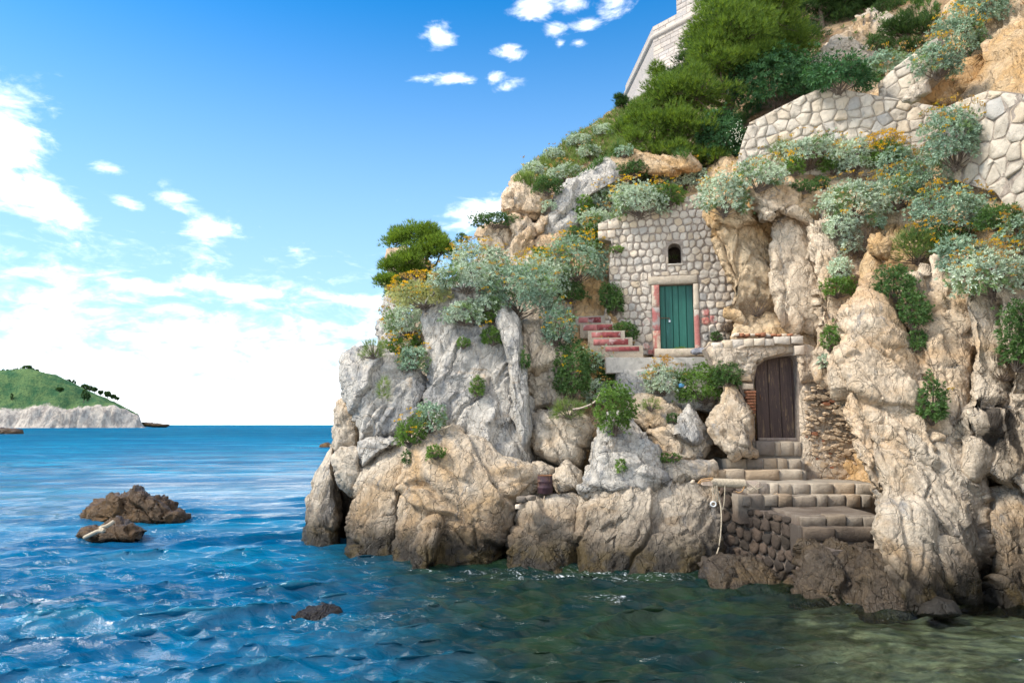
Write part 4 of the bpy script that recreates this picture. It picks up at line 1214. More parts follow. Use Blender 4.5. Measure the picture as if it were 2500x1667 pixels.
def clip(poly, a, b, c):
    """keep a*x+b*y<=c"""
    out = []
    n = len(poly)
    for i in range(n):
        p, q = poly[i], poly[(i + 1) % n]
        dp, dq = a * p[0] + b * p[1] - c, a * q[0] + b * q[1] - c
        if dp <= 0:
            out.append(p)
        if (dp < 0 < dq) or (dq < 0 < dp):
            t = dp / (dp - dq)
            out.append((p[0] + t * (q[0] - p[0]), p[1] + t * (q[1] - p[1])))
    return out


def clip_convex(subject, cell):
    out = subject
    if area(cell) < 0:
        cell = cell[::-1]
    n = len(cell)
    for i in range(n):
        x1, y1 = cell[i]
        x2, y2 = cell[(i + 1) % n]
        a, b = (y2 - y1), -(x2 - x1)
        out = clip(out, a, b, a * x1 + b * y1)
        if len(out) < 3:
            return []
    return out


def chaikin(p, k=0.25):
    out = []
    n = len(p)
    for i in range(n):
        a, b = p[i], p[(i + 1) % n]
        out.append((a[0] + k * (b[0] - a[0]), a[1] + k * (b[1] - a[1])))
        out.append((b[0] - k * (b[0] - a[0]), b[1] - k * (b[1] - a[1])))
    return out


def masonry_cells(outline, rects, h, w, jit, seed, gap=0.02, rounding=0.22, minw=0.25, small=0.0):
    """stones of a wall: cells round jittered seeds laid in courses, cut to the outline and round the openings"""
    rng = random.Random(seed)
    us = [p[0] for p in outline]
    zs = [p[1] for p in outline]
    seeds = []
    z = min(zs) - h
    row = 0
    while z < max(zs) + h:
        u = min(us) - w + rng.random() * w
        while u < max(us) + w:
            ww = w * rng.uniform(0.75, 1.35)
            if small and rng.random() < small:
                ww *= 0.55
            seeds.append((u + ww / 2, z + h * jit * rng.uniform(-0.5, 0.5)))
            u += ww
        z += h * rng.uniform(0.88, 1.12)
        row += 1
    cells = []
    R = 2.6 * max(w, h)
    for s in seeds:
        if not (min(us) - .1 < s[0] < max(us) + .1 and min(zs) - .1 < s[1] < max(zs) + .1):
            continue
        cell = [(s[0] - R, s[1] - R), (s[0] + R, s[1] - R), (s[0] + R, s[1] + R), (s[0] - R, s[1] + R)]
        for q in seeds:
            if q is s or abs(q[0] - s[0]) > 2 * R or abs(q[1] - s[1]) > 2 * R:
                continue
            dx, dy = q[0] - s[0], q[1] - s[1]
            cell = clip(cell, dx, dy, dx * (s[0] + q[0]) / 2 + dy * (s[1] + q[1]) / 2)
            if len(cell) < 3:
                break
        if len(cell) < 3:
            continue
        for (u0, z0, u1, z1) in rects:
            c = (sum(p[0] for p in cell) / len(cell), sum(p[1] for p in cell) / len(cell))
            if max(p[0] for p in cell) < u0 or min(p[0] for p in cell) > u1 or max(p[1] for p in cell) < z0 or min(p[1] for p in cell) > z1:
                continue
            best = max(((u0 - c[0]), (1, 0, u0)), ((c[0] - u1), (-1, 0, -u1)), ((z0 - c[1]), (0, 1, z0)), ((c[1] - z1), (0, -1, -z1)))
            if best[0] < -0.02:
                cell = []
                break
            cell = clip(cell, *best[1])
            if len(cell) < 3:
                break
        if len(cell) < 3:
            continue
        poly = clip_convex(outline, cell)
        if len(poly) < 3 or abs(area(poly)) < minw * w * h:
            continue
        if area(poly) < 0:
            poly = poly[::-1]
        # drop near-duplicate corners
        q = [p for i, p in enumerate(poly) if math.dist(p, poly[i - 1]) > 0.025]
        if len(q) < 3:
            continue
        c = (sum(p[0] for p in q) / len(q), sum(p[1] for p in q) / len(q))
        g = gap * rng.uniform(0.7, 1.5)
        q = [(p[0] - (p[0] - c[0]) / (math.dist(p, c) + 1e-6) * g, p[1] - (p[1] - c[1]) / (math.dist(p, c) + 1e-6) * g) for p in q]
        if rounding:
            q = chaikin(q, rounding)
        cells.append(q)
    return cells


def stone_on(pl, poly, mat, parent, rng, proud=0.022, back=0.05, rough=0.01, name='stone', inset=0.92):
    n = len(poly)
    c = (sum(p[0] for p in poly) / n, sum(p[1] for p in poly) / n)
    pts = np.array([(p[0] + rng.gauss(0, rough), p[1] + rng.gauss(0, rough)) for p in poly])
    tu, tz = rng.gauss(0, .10), rng.gauss(0, .10)
    pr = proud * rng.uniform(0.6, 1.4)
    ins = np.array(c) + (pts - c) * inset
    mid = np.array(c) + (pts - c) * 0.45
    V = [pl.W(pts[:, 0], pts[:, 1], -back), pl.W(pts[:, 0], pts[:, 1], pr * 0.45),
         pl.W(ins[:, 0], ins[:, 1], pr + tu * (ins[:, 0] - c[0]) + tz * (ins[:, 1] - c[1])),
         pl.W(mid[:, 0], mid[:, 1], pr * 1.12 + tu * (mid[:, 0] - c[0]) + tz * (mid[:, 1] - c[1]) + np.array([rng.gauss(0, .008) for _ in range(n)])),
         pl.W([c[0]], [c[1]], pr * 1.15 + rng.gauss(0, .006))]
    V = np.concatenate(V)
    F = []
    for k in range(3):
        for i in range(n):
            j = (i + 1) % n
            F.append((k * n + i, k * n + j, (k + 1) * n + j, (k + 1) * n + i))
    F += [(3 * n + i, 3 * n + (i + 1) % n, 4 * n) for i in range(n)]
    return obj(name, V, F, mat, parent, True)


def wall_slab(name, pl, outline, holes, thick, mat, parent, front=0.0):
    loops = [outline] + holes
    flat = [p for l in loops for p in l]
    tris = tessellate_polygon([[Vector((p[0], p[1], 0)) for p in l] for l in loops])
    u = np.array(flat)
    n = len(u)
    V = np.concatenate((pl.W(u[:, 0], u[:, 1], front), pl.W(u[:, 0], u[:, 1], front - thick)))
    F = []
    for t in tris:
        a, b, c = [u[i] for i in t]
        ccw = (b[0] - a[0]) * (c[1] - a[1]) - (b[1] - a[1]) * (c[0] - a[0]) > 0
        t = list(t) if ccw else list(t)[::-1]
        F.append(t)
        F.append([i + n for i in t[::-1]])
    k = 0
    for li, l in enumerate(loops):
        m = len(l)
        rev = (area(l) > 0) == (li == 0)
        for i in range(m):
            a, b = k + i, k + (i + 1) % m
            F.append([a, a + n, b + n, b] if rev else [a, b, b + n, a + n])
        k += m
    ROCKF.append(np.array([[f[0], f[i], f[i + 1]] for f in F for i in range(1, len(f) - 1)]) + ROCKN[0])
    ROCKV.append(V)
    ROCKN[0] += len(V)
    return obj(name, V, F, mat, parent, False)


def rect_of(pl, x0, y0, x1, y1):
    q = [pl.uz(x0, y0), pl.uz(x1, y0), pl.uz(x0, y1), pl.uz(x1, y1)]
    return (min(p[0] for p in q), min(p[1] for p in q), max(p[0] for p in q), max(p[1] for p in q))


def block(name, pl, u0, z0, u1, z1, d0, d1, mat, parent, rng, jit=0.012, seg=4):
    """a dressed stone block with softened, slightly worn edges"""
    nu, nz = max(2, int((u1 - u0) / 0.12) + 1), max(2, int((z1 - z0) / 0.12) + 1)
    us = np.concatenate(([u0], np.linspace(u0 + .011, u1 - .011, nu), [u1]))
    zs = np.concatenate(([z0], np.linspace(z0 + .011, z1 - .011, nz), [z1]))
    U, Z = np.meshgrid(us, zs)
    Dm = np.full(U.shape, d1)
    Dm[0, :] = Dm[-1, :] = d1 - .014
    Dm[:, 0] = Dm[:, -1] = d1 - .014
    k = rng.random() * 50
    nz_ = fbm(np.stack((U.ravel() * 4 + k, Z.ravel() * 4, 0 * U.ravel()), -1), 3, 3).reshape(U.shape)
    nz2 = fbm(np.stack((U.ravel() * 4 + k, Z.ravel() * 4 + 30, 0 * U.ravel()), -1), 6, 3).reshape(U.shape)
    V = pl.W(U + nz2 * jit, Z + nz_ * jit, Dm + nz_ * jit).reshape(-1, 3)
    m, n = U.shape
    F = [grid_faces(m, n)]
    idx = np.arange(m * n).reshape(m, n)
    per = np.concatenate((idx[0, :-1], idx[:-1, -1], idx[-1, :0:-1], idx[:0:-1, 0]))
    Ub, Zb = U.ravel()[per], Z.ravel()[per]
    V2 = pl.W(Ub, Zb, d0)
    b = np.arange(len(per)) + m * n
    F.append(np.stack((per, b, np.roll(b, -1), np.roll(per, -1)), -1))
    V = np.concatenate((V, V2))
    return obj(name, V, F, mat, parent, True)


M_STEPT = stone_mat('worn_tread', c=(0.40, 0.345, 0.28), warm=(0.36, 0.28, 0.2), grey=(0.3, 0.27, 0.24), wetz=1.95)
# ------------------------------------------------------------------ wall with the green door
rng = random.Random(11)
PG = Plane((1462, 700, 20.3), (1793, 700, 19.5))
gw = thing('stone_wall', 'cobbled stone wall built across the rock cleft round the green door', 'wall', P(1640, 850, 19.9))
GO = [(1462, 545), (1500, 532), (1571, 512), (1660, 487), (1719, 466), (1726, 514), (1752, 577), (1777, 628), (1783, 680), (1795, 718), (1790, 782), (1777, 850), (1690, 862), (1575, 866), (1500, 842), (1470, 790), (1488, 692), (1486, 654), (1494, 590), (1466, 583)]
go = PG.poly(GO)
door_r = rect_of(PG, 1611, 697, 1696, 850)
du0, dz0, du1, dz1 = PG.uz(1612, 800)[0], PG.uz(1650, 852)[1], PG.uz(1695, 800)[0], PG.uz(1650, 694)[1]
wu0, wz0, wu1, wz1 = PG.uz(1631, 620)[0], PG.uz(1640, 644)[1], PG.uz(1663, 620)[0], PG.uz(1640, 594)[1]
arch = [(wu0, wz0), (wu1, wz0), (wu1, wz1 - .16)] + [((wu0 + wu1) / 2 + (wu1 - wu0) / 2 * math.cos(a), wz1 - .16 + .16 * math.sin(a)) for a in np.linspace(0.3, math.pi - .3, 6)] + [(wu0, wz1 - .16)]
dhole = [(du0, dz0), (du1, dz0), (du1, dz1), (du0, dz1)]
wall_slab('mortar_bed', PG, go, [arch, dhole], 0.45, M_MORTAR, gw)
jl, jr = 0.22, 0.15
cells = masonry_cells(go, [(du0 - jl, dz0 - .3, du1 + jr, dz1 + .26), (wu0 - .06, wz0 - .06, wu1 + .03, wz1 + .05)], 0.235, 0.24, 0.3, 5, gap=0.019, rounding=0.2, minw=0.2, small=0.22)
ru0, rz0 = PG.uz(1570, 800)
for q in cells:
    cu = sum(p[0] for p in q) / len(q)
    cz = sum(p[1] for p in q) / len(q)
    red = (du0 - jl - 0.33 < cu < du0 and cz < dz0 + 1.4 and rng.random() < .55) or (du1 < cu < du1 + .55 and dz0 + .55 < cz < dz0 + 1.25 and rng.random() < .75)
    stone_on(PG, q, M_STONER if red else (M_STONEW if cu > PG.uz(1745, 650)[0] and rng.random() < .6 else M_STONE), gw, rng)
# coping ledge at the left end of the wall
for (x0, x1, y0, y1) in ((1461, 1484, 546, 563), (1485, 1512, 540, 560), (1461, 1482, 565, 584), (1483, 1502, 563, 582)):
    a, b = PG.uz(x0, y1), PG.uz(x1, y0)
    block('coping_stone', PG, a[0], a[1], b[0], b[1], -.3, .07, M_STONEW, gw, rng)
# door surround
zj = [dz0 - .22, dz0 + .55, dz0 + 1.25, dz1]
for k in range(3):
    block('jamb_stone', PG, du0 - jl, zj[k], du0 - .004, zj[k + 1] - .006, -.42, .05, M_STONER, gw, rng)
for z0_, z1_, mm in ((dz0 - .1, dz0 + 1.15, M_STONER), (dz0 + 1.156, dz1, M_STONE)):
    block('jamb_stone', PG, du1 + .004, z0_, du1 + jr, z1_ - .006, -.42, .05, mm, gw, rng)
lint = block('lintel', PG, du0 - jl - .1, dz1 + .006, du1 + jr - .02, dz1 + .25, -.42, .06, M_STEP, gw, rng)
# niche behind the window opening: a walled box that opens outwards
mb = MB()
for (u, z, su, sz) in ((wu0 - .04, (wz0 + wz1) / 2, .08, 1.0), (wu1 + .04, (wz0 + wz1) / 2, .08, 1.0), ((wu0 + wu1) / 2, wz0 - .04, .7, .08), ((wu0 + wu1) / 2, wz1 + .06, .7, .08)):
    c = PG.W(u, z, -.68)
    mb.box(c, (su, .42, sz), np.stack((np.array([*PG.e, 0]), np.array([-PG.n[0], -PG.n[1], 0]), np.array([0, 0, 1])), 1))
mb.box(PG.W((wu0 + wu1) / 2, (wz0 + wz1) / 2, -.95), (.8, .1, 1.0), np.stack((np.array([*PG.e, 0]), np.array([-PG.n[0], -PG.n[1], 0]), np.array([0, 0, 1])), 1))
mb.build('window_niche', M_DARKIN, gw)
for (u0, z0_, u1, z1_) in ((wu0 - .03, wz0 - .06, wu1 + .03, wz0 - .004),):
    block('window_sill', PG, u0, z0_, u1, z1_, -.4, .05, M_STONE, gw, rng)
block('window_jamb', PG, wu0 - .06, wz0, wu0 - .003, wz0 + .2, -.4, .045, M_STONE, gw, rng)

PGM = np.stack((np.array([*PG.e, 0]), np.array([-PG.n[0], -PG.n[1], 0]), np.array([0, 0, 1])), 1)


def frame_of(pl):
    return np.stack((np.array([*pl.e, 0]), np.array([-pl.n[0], -pl.n[1], 0]), np.array([0, 0, 1])), 1)


def door(pl, u0, z0, u1, z1, rec, nplank, mat, parent, rngd, top=None):
    M = frame_of(pl)
    mb = MB()
    mb.box(pl.W((u0 + u1) / 2, (z0 + z1) / 2, -rec - .05), (u1 - u0, .03, z1 - z0), M)
    dr = mb.build('door', mat, parent)
    w = (u1 - u0) / nplank
    ed = np.cumsum([0] + [w * rngd.uniform(.8, 1.2) for _ in range(nplank)])
    ed = u0 + ed / ed[-1] * (u1 - u0)
    for k in range(nplank):
        a, b = ed[k] + .005, ed[k + 1] - .005
        zt = z1 - .01 - rngd.uniform(0, .015)
        if top:
            zt = top((a + b) / 2)
        zb = z0 + rngd.uniform(0, .03)
        mb = MB()
        us = [a, a + .008, b - .008, b]
        V = []
        for z in (zb, zt):
            V.append(pl.W(us, [z] * 4, [-rec - .033, -rec, -rec, -rec - .033]))
        V = np.concatenate(V)
        mb.add(V, np.array([[0, 1, 5, 4], [1, 2, 6, 5], [2, 3, 7, 6], [4, 5, 6, 7], [3, 2, 1, 0], [0, 4, 7, 3]]))
        mb.build('plank', mat, dr)
    return dr


gd = door(PG, du0 + .004, dz0 + .02, du1 - .004, dz1 - .01, .16, 5, M_GREEN, gw, rng)
# hasp and padlock
zl = PG.uz(1620, 775)[1]
mb = MB()
V, F = tube([PG.W(du0 + .005, zl, -.14), PG.W(du0 + .14, zl, -.125), PG.W(du0 + .26, zl - .005, -.125), PG.W(du0 + .275, zl - .05, -.125)], .012, 6)
mb.add(V, F)
mb.build('hasp', M_RUST, gd)
mb = MB()
mb.box(PG.W(du0 + .275, zl - .10, -.115), (.05, .025, .055), PGM)
V, F = tube([PG.W(du0 + .275 + .018 * math.cos(a), zl - .075 + .03 * math.sin(a), -.115) for a in np.linspace(0, math.pi, 7)], .005, 5)
mb.add(V, F)
mb.build('padlock', M_STEEL, gd)
block('door_sill', PG, PG.uz(1598, 860)[0], PG.uz(1650, 872)[1], PG.uz(1742, 860)[0], dz0 - .01, -.3, .28, M_STEP, gw, rng)

# ------------------------------------------------------------------ concrete terrace before the green door
PT = Plane((1480, 880, 18.6), (1745, 880, 18.4))
ter = thing('terrace', 'low concrete terrace in front of the green door', 'terrace', P(1610, 905, 18.6))
a, b = PT.uz(1480, 906), PT.uz(1745, 871)
mb = MB()
tz = b[1]
block('terrace_slab', PT, a[0], a[1] - .05, b[0], tz, -1.7, 0, M_CONC, ter, rng, jit=.02)
V = PT.W(np.repeat(np.linspace(a[0], b[0], 14), 5), tz + .003 + 0.012 * np.array([rng.gauss(0, 1) for _ in range(70)]), np.tile(np.linspace(.0, -1.7, 5), 14))
obj('terrace_top', V, grid_faces(14, 5)[:, ::-1].copy(), M_TREAD, ter, True)
a2, b2 = PT.uz(1524, 950), PT.uz(1600, 900)
block('buttress', PT, a2[0], a2[1] - .2, b2[0], b2[1] - .02, -1.0, .06, M_CONC, ter, rng, jit=.03)
a3, b3 = PT.uz(1600, 935), PT.uz(1730, 903)
block('footing', PT, a3[0], a3[1] - .2, b3[0], b3[1], -1.0, -.08, M_CONC, ter, rng, jit=.05)

# ------------------------------------------------------------------ red painted stairs
M_REDP = plain('flaking_red_paint', (0.20, 0.045, 0.045), 0.85, 0.4, 9, 0.4, 0.01, c2=(0.36, 0.25, 0.24))
M_REDP2 = plain('worn_pink_paint', (0.36, 0.13, 0.12), 0.85, 0.3, 6, 0.4, 0.01, c2=(0.42, 0.37, 0.33))
rs = thing('red_stairs', 'narrow overgrown stairs with red painted risers left of the green door', 'stairs', P(1500, 850, 19))
RS = [(1366, 1392, 724, 737, 21.3), (1377, 1418, 738, 751, 20.95), (1388, 1440, 753, 769, 20.6), (1412, 1467, 771, 787, 20.25), (1424, 1494, 789, 805, 19.9), (1444, 1515, 807, 824, 19.55), (1449, 1534, 824, 841, 19.2), (1478, 1560, 843, 856, 18.95)]
for k, (x0, x1, y0, y1, Y) in enumerate(RS):
    pl = Plane((x0, y0, Y + .05), (x1, y0, Y - .05))
    ua, za = pl.uz(x0, y1)
    ub, zb = pl.uz(x1, y0)
    stp = block('step', pl, ua - .1, za - .25, ub + .12, zb, -.7, 0, M_STEPT, rs, rng)
    um = ua + (ub - ua) * rng.uniform(.35, .5)
    block('riser', pl, ua, za - .02, um - .005, zb - .035, -.02, .012, M_REDP2, stp, rng, jit=.004)
    block('riser', pl, um, za - .02, ub, zb - .035, -.02, .016, M_REDP, stp, rng, jit=.004)

# ------------------------------------------------------------------ cellar wall with the dark door
PC = Plane((1780, 1000, 17.35), (2130, 1000, 17.0))
cw = thing('cellar_wall', 'crumbling rubble wall round the dark wooden door', 'wall', P(1950, 1100, 17.2))
CO = [(1722, 850), (1735, 838), (1800, 826), (1955, 816), (1964, 835), (1968, 870), (1992, 905), (2045, 930), (2068, 965), (2116, 1045), (2140, 1190), (1960, 1190), (1955, 1125), (1840, 1125), (1826, 1000), (1800, 930), (1745, 905)]
co = PC.poly(CO)
HOLE = [(1845, 1076), (1842, 930), (1850, 893), (1872, 877), (1910, 869), (1940, 866), (1948, 880), (1953, 960), (1954, 1076)]
hole = PC.poly(HOLE)
wall_slab('rubble_core', PC, co, [hole], 0.5, M_MORTAR, cw, front=-.06)
M_RUB = rock_mat('rubble_masonry', pale=(0.72, 0.59, 0.45), tan=(0.64, 0.46, 0.3), grey=(0.42, 0.36, 0.3), wet=False, tan_lo=.42, tan_hi=.7)
rock('rubble_face', [(1950, 935), (1966, 900), (2000, 920), (2050, 940), (2075, 975), (2122, 1050), (2146, 1195), (1962, 1192), (1953, 1080)], 17.0, M_RUB, lean=.12, bulge=.12, thick=.4, size=.2, amp=.022, seed=131, res=3.4, parent=cw, crack=.4, strata=(0, -.3), power=6, rough=.01)
rock('rubble_face', [(1946, 860), (1966, 838), (1990, 850), (2000, 900), (1992, 930), (1952, 938)], 17.0, M_RUB, lean=.1, bulge=.12, thick=.4, size=.5, amp=.06, seed=132, parent=cw, power=5)
rock('rubble_face', [(1722, 855), (1740, 842), (1850, 832), (1950, 826), (1955, 850), (1940, 864), (1880, 868), (1846, 888), (1836, 930), (1800, 925), (1745, 900)], 17.15, M_RUB, lean=.1, bulge=.1, thick=.4, size=.4, amp=.07, seed=133, parent=cw, power=6, centre=(1830, 872), strata=(0, -.3))
# chips of stone and brick set in the lime
rng2 = random.Random(5)
mb = MB()
chips = [MB(), MB()]
reg = PC.poly([(1962, 935), (2040, 945), (2066, 980), (2110, 1050), (2132, 1180), (1966, 1180)])
us = [p[0] for p in reg]
zs = [p[1] for p in reg]
cnt = 0
while cnt < 330:
    u, z = rng2.uniform(min(us), max(us)), rng2.uniform(min(zs), max(zs))
    if not inside(reg, u, z):
        continue
    cnt += 1
    s = rng2.choice((.03, .04, .05, .05, .07, .10))
    th = np.linspace(0, 2 * np.pi, 7)[:-1]
    rr = s * np.array([rng2.uniform(.7, 1.15) for _ in th])
    uu, zz_ = u + rr * np.cos(th) * 1.35, z + rr * np.sin(th) * .7
    y0 = 0.16 + rng2.uniform(-.02, .05)
    V = np.concatenate((PC.W(uu, zz_, y0 - .12), PC.W(u + (uu - u) * .7, z + (zz_ - z) * .7, y0 + s * .35)))
    F = [np.array([[i, (i + 1) % 6, 6 + (i + 1) % 6, 6 + i] for i in range(6)]), np.array([[6, 6 + i, 7 + i] for i in range(1, 5)])]
    chips[0 if rng2.random() < .93 else 1].add(V, F)
for c, mm, nm in ((chips[0], M_STONEW, 'rubble_chips'), (chips[1], M_BRICK, 'brick_chips')):
    o = c.build(nm, mm, cw)
    o['kind'] = 'stuff'
# row of squared stones over the door
for (x0, x1, y0, y1) in ((1737, 1762, 838, 856), (1763, 1784, 832, 851), (1785, 1812, 829, 850), (1813, 1836, 828, 848), (1838, 1862, 828, 846), (1864, 1886, 829, 845), (1888, 1924, 823, 842), (1929, 1956, 822, 841)):
    a, b = PC.uz(x0, y1), PC.uz(x1, y0)
    block('lintel_stone', PC, a[0], a[1], b[0], b[1], -.2, .16 + rng.uniform(-.02, .03), M_STONE, cw, rng, jit=.03)
for (x0, x1, y0, y1) in ((1938, 1960, 846, 868), (1800, 1826, 892, 912), (1798, 1830, 916, 932), (1812, 1834, 936, 950)):
    a, b = PC.uz(x0, y1), PC.uz(x1, y0)
    block('jamb_stone', PC, a[0], a[1], b[0], b[1], -.2, .17, M_STONEW, cw, rng, jit=.04)
for k in range(8):
    a, b = PC.uz(1818 + (k % 2) * 3, 960 + 7 * k), PC.uz(1842, 954.5 + 7 * k)
    block('brick', PC, a[0], a[1], b[0], b[1], -.2, .15, M_BRICK, cw, rng, jit=.01)
for k in range(11):
    x = 1790 + k * 13
    a, b = PC.uz(x, 822 + rng.uniform(-2, 2)), PC.uz(x + 11, 815 + rng.uniform(-2, 2))
    block('tile_shard', PC, a[0], a[1], b[0], b[1], -.2, .14, M_BRICK if k % 3 else M_STONEW, cw, rng, jit=.02)
PD = Plane((1780, 1000, 17.75), (2130, 1000, 17.40))
a, b = PD.uz(1850, 1073), PD.uz(1952, 870)
dtop = lambda u: b[1] - .03 - .32 * max(0, (a[0] + .22 - u) / .22) ** 2
dd_ = door(PD, a[0], a[1], b[0], b[1], .0, 4, M_BROWN, cw, rng, top=dtop)
mb = MB()
mb.box(PD.W((a[0] + b[0]) / 2, a[1] + .02, .05), (b[0] - a[0], .10, .06), frame_of(PD))
mb.build('door_threshold', M_BEAM, dd_)
mb = MB()
V, F = tube([PD.W(a[0] + .1, a[1] + 1.0, .02), PD.W(a[0] + .1, a[1] + 1.08, .05), PD.W(a[0] + .1, a[1] + 1.16, .02)], .008, 5)
mb.add(V, F)
mb.build('door_handle', M_RUST, dd_)

# ------------------------------------------------------------------ steps down to the water
ss = thing('stone_steps', 'worn stone steps leading from the dark door down to the water', 'steps', P(1990, 1320, 14.5))
#        x0   x1   ytop ybot Y   back  stones (relative widths)
STEPS = [(1846, 1958, 1078, 1112, 17.05, .9, (3, 1, 2, 1.3)),
         (1772, 1956, 1120, 1146, 16.75, .75, (3, 2.2, 1.9, 1.5, 1.8)),
         (1752, 1960, 1148, 1173, 16.15, .7, (1.2, 2.5, 4.6, 3.2)),
         (1826, 2140, 1181, 1208, 15.05, 1.2, (1.3, 1.2, 1, 1.7, 2.0, 2.6, 2.4, 2.4)),
         (1812, 2126, 1209, 1238, 14.78, .4, (1, 1.4, 1.5, 1.5, 2.6, 1.2, 2, 1.6, 1)),
         (1955, 2146, 1260, 1286, 13.2, 1.7, (2.7, 2, 1.8, 1.6)),
         (1962, 2140, 1288, 1320, 13.0, .35, (2.6, 3.4))]
for k, (x0, x1, y0, y1, Y, back, ws) in enumerate(STEPS):
    pl = Plane((x0, y0, Y + .04), (x1, y0, Y - .04))
    ua, za = pl.uz(x0, y1)
    ub, zb = pl.uz(x1, y0)
    ed = np.cumsum((0,) + ws) / sum(ws) * (ub - ua) + ua
    for i in range(len(ws)):
        dz_ = rng.uniform(-.02, .012)
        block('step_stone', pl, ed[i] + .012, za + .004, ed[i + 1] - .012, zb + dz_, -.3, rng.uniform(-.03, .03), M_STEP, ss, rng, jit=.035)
    nu = 26
    us_ = np.linspace(ua - .05, ub + .1, nu)
    ds = np.linspace(-.06, -back - .25, 9)
    U, Dp = np.meshgrid(us_, ds, indexing='ij')
    q = np.stack((U.ravel() * 3 + k * 9, Dp.ravel() * 3, 0 * U.ravel()), -1)
    Z = zb - .012 + .03 * fbm(q, 4, 4).reshape(U.shape)
    V = pl.W(U, Z, Dp).reshape(-1, 3)
    n0 = len(V)
    Vb = V.copy()
    Vb[:, 2] = za - .35
    idx = np.arange(n0).reshape(nu, 9)
    per = np.concatenate((idx[0, :-1], idx[:-1, -1], idx[-1, :0:-1], idx[:0:-1, 0]))
    F = [grid_faces(nu, 9)[:, ::-1].copy(), np.stack((per, np.roll(per, -1), np.roll(per, -1) + n0, per + n0), -1)]
    obj('tread', np.concatenate((V, Vb)), F, M_STEPT, ss, True)

# quay side below the steps
PQ = Plane((1790, 1300, 15.5), (2000, 1300, 12.95))
qw = thing('quay_wall', 'dark wet rubble quay wall holding up the steps', 'wall', P(1900, 1400, 14))
QO = [(1790, 1190), (1818, 1207), (1822, 1240), (1900, 1256), (1958, 1264), (1964, 1290), (1990, 1322), (2030, 1345), (2045, 1450), (1900, 1440), (1790, 1400)]
qo = PQ.poly(QO)
wall_slab('mortar_bed', PQ, qo, [], 0.8, M_MORTARD, qw)
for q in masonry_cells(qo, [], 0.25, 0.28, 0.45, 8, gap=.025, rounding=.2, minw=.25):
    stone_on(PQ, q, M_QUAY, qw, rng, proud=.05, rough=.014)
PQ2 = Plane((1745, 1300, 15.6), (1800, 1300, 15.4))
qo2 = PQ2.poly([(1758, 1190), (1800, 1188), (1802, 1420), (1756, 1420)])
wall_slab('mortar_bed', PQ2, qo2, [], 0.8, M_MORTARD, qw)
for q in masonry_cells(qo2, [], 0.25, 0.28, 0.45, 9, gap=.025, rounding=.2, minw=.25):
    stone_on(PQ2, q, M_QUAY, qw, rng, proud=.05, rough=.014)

# ------------------------------------------------------------------ parapet walls of the upper path
def parapet(name, label, pl, pts, holes_mat, h, w, jit, seed, mat, thick, gap, rounding, parentloc, warm=0.0):
    t_ = thing(name, label, 'wall', parentloc)
    ol = pl.poly(pts)
    wall_slab('mortar_bed', pl, ol, [], thick, holes_mat, t_)
    r = random.Random(seed)
    for q in masonry_cells(ol, [], h, w, jit, seed, gap=gap, rounding=rounding, minw=.18):
        stone_on(pl, q, mat, t_, r, proud=.028, rough=.01, inset=.93)
    return t_


PP = Plane((1800, 300, 20.2), (2330, 300, 17.6))
parapet('path_parapet', 'long pale stone parapet of the upper path with a peaked top', PP,
        [(1795, 420), (1802, 385), (1813, 342), (1830, 300), (1920, 254), (2012, 211), (2160, 237), (2308, 264), (2325, 262), (2330, 430), (2000, 430)], M_MORTARP, .32, .31, .8, 21, M_STONEP, .45, .016, .10, P(2000, 420, 19))
PR = Plane((2300, 400, 16.8), (2600, 400, 13.6))
parapet('retaining_wall', 'high retaining wall of large pale stones at the right edge', PR,
        [(2296, 266), (2350, 245), (2412, 221), (2500, 232), (2640, 250), (2640, 600), (2520, 560), (2470, 520), (2430, 470), (2360, 450), (2300, 430)], M_MORTAR, .44, .42, .85, 33, M_STONEP, .5, .02, .12, P(2450, 520, 16))
PU = Plane((2145, 220, 18.9), (2260, 220, 17.9))
parapet('upper_wall', 'short sloping stone wall rising under the top right bush', PU,
        [(2145, 238), (2145, 202), (2200, 155), (2244, 120), (2290, 90), (2300, 170), (2262, 205), (2225, 235), (2200, 246)], M_MORTARP, .38, .40, .75, 13, M_STONEP, .4, .016, .12, P(2200, 240, 18.5))

# ------------------------------------------------------------------ fort
ft = thing('fort', 'pale stone fort tower with a rounded string course above the pines', 'fort', P(1600, 240, 50))
Bc = P(1594, 66, 48.0)
Cn = P(1648, 37, 46.5)
dirv = (Cn - Bc)[:2]
dirv /= np.linalg.norm(dirv)


class FP(Plane):
    def __init__(s, A, e):
        s.A, s.e = np.array(A), np.array(e)
        s.n = np.array([s.e[1], -s.e[0]])


PF = FP(Bc[:2], dirv)
if PF.n @ PF.A > 0:
    PF.n = -PF.n
dirl = np.array([-0.13, 2.0])
dirl /= np.linalg.norm(dirl)
zt = Bc[2]
zc = zt - 0.85
zb_ = 30.3
z0 = 18.0
bat = 0.28     # batter: metres outwards per metre down


def off(z):
    return max(0.0, (zb_ - z) * bat)


Lf = 16.0
lv = [z0, zb_, zc, zt]
ring = []
for z in lv:
    o_ = off(z)
    b2 = Bc[:2] + PF.n * o_ - dirl * o_ * .55
    ring.append([(*(b2 + dirl * 9), z), (*b2, z), (*(b2 + dirv * Lf), z), (*(b2 + dirv * Lf + dirl * 9), z)])
V = np.array(ring).reshape(-1, 3)
F = []
for k in range(3):
    for i in range(4):
        j = (i + 1) % 4
        F.append((k * 4 + i, k * 4 + j, k * 4 + 4 + j, k * 4 + 4 + i))
F.append((12, 13, 14, 15))
obj('tower_core', V, F, M_FORT, ft, False)
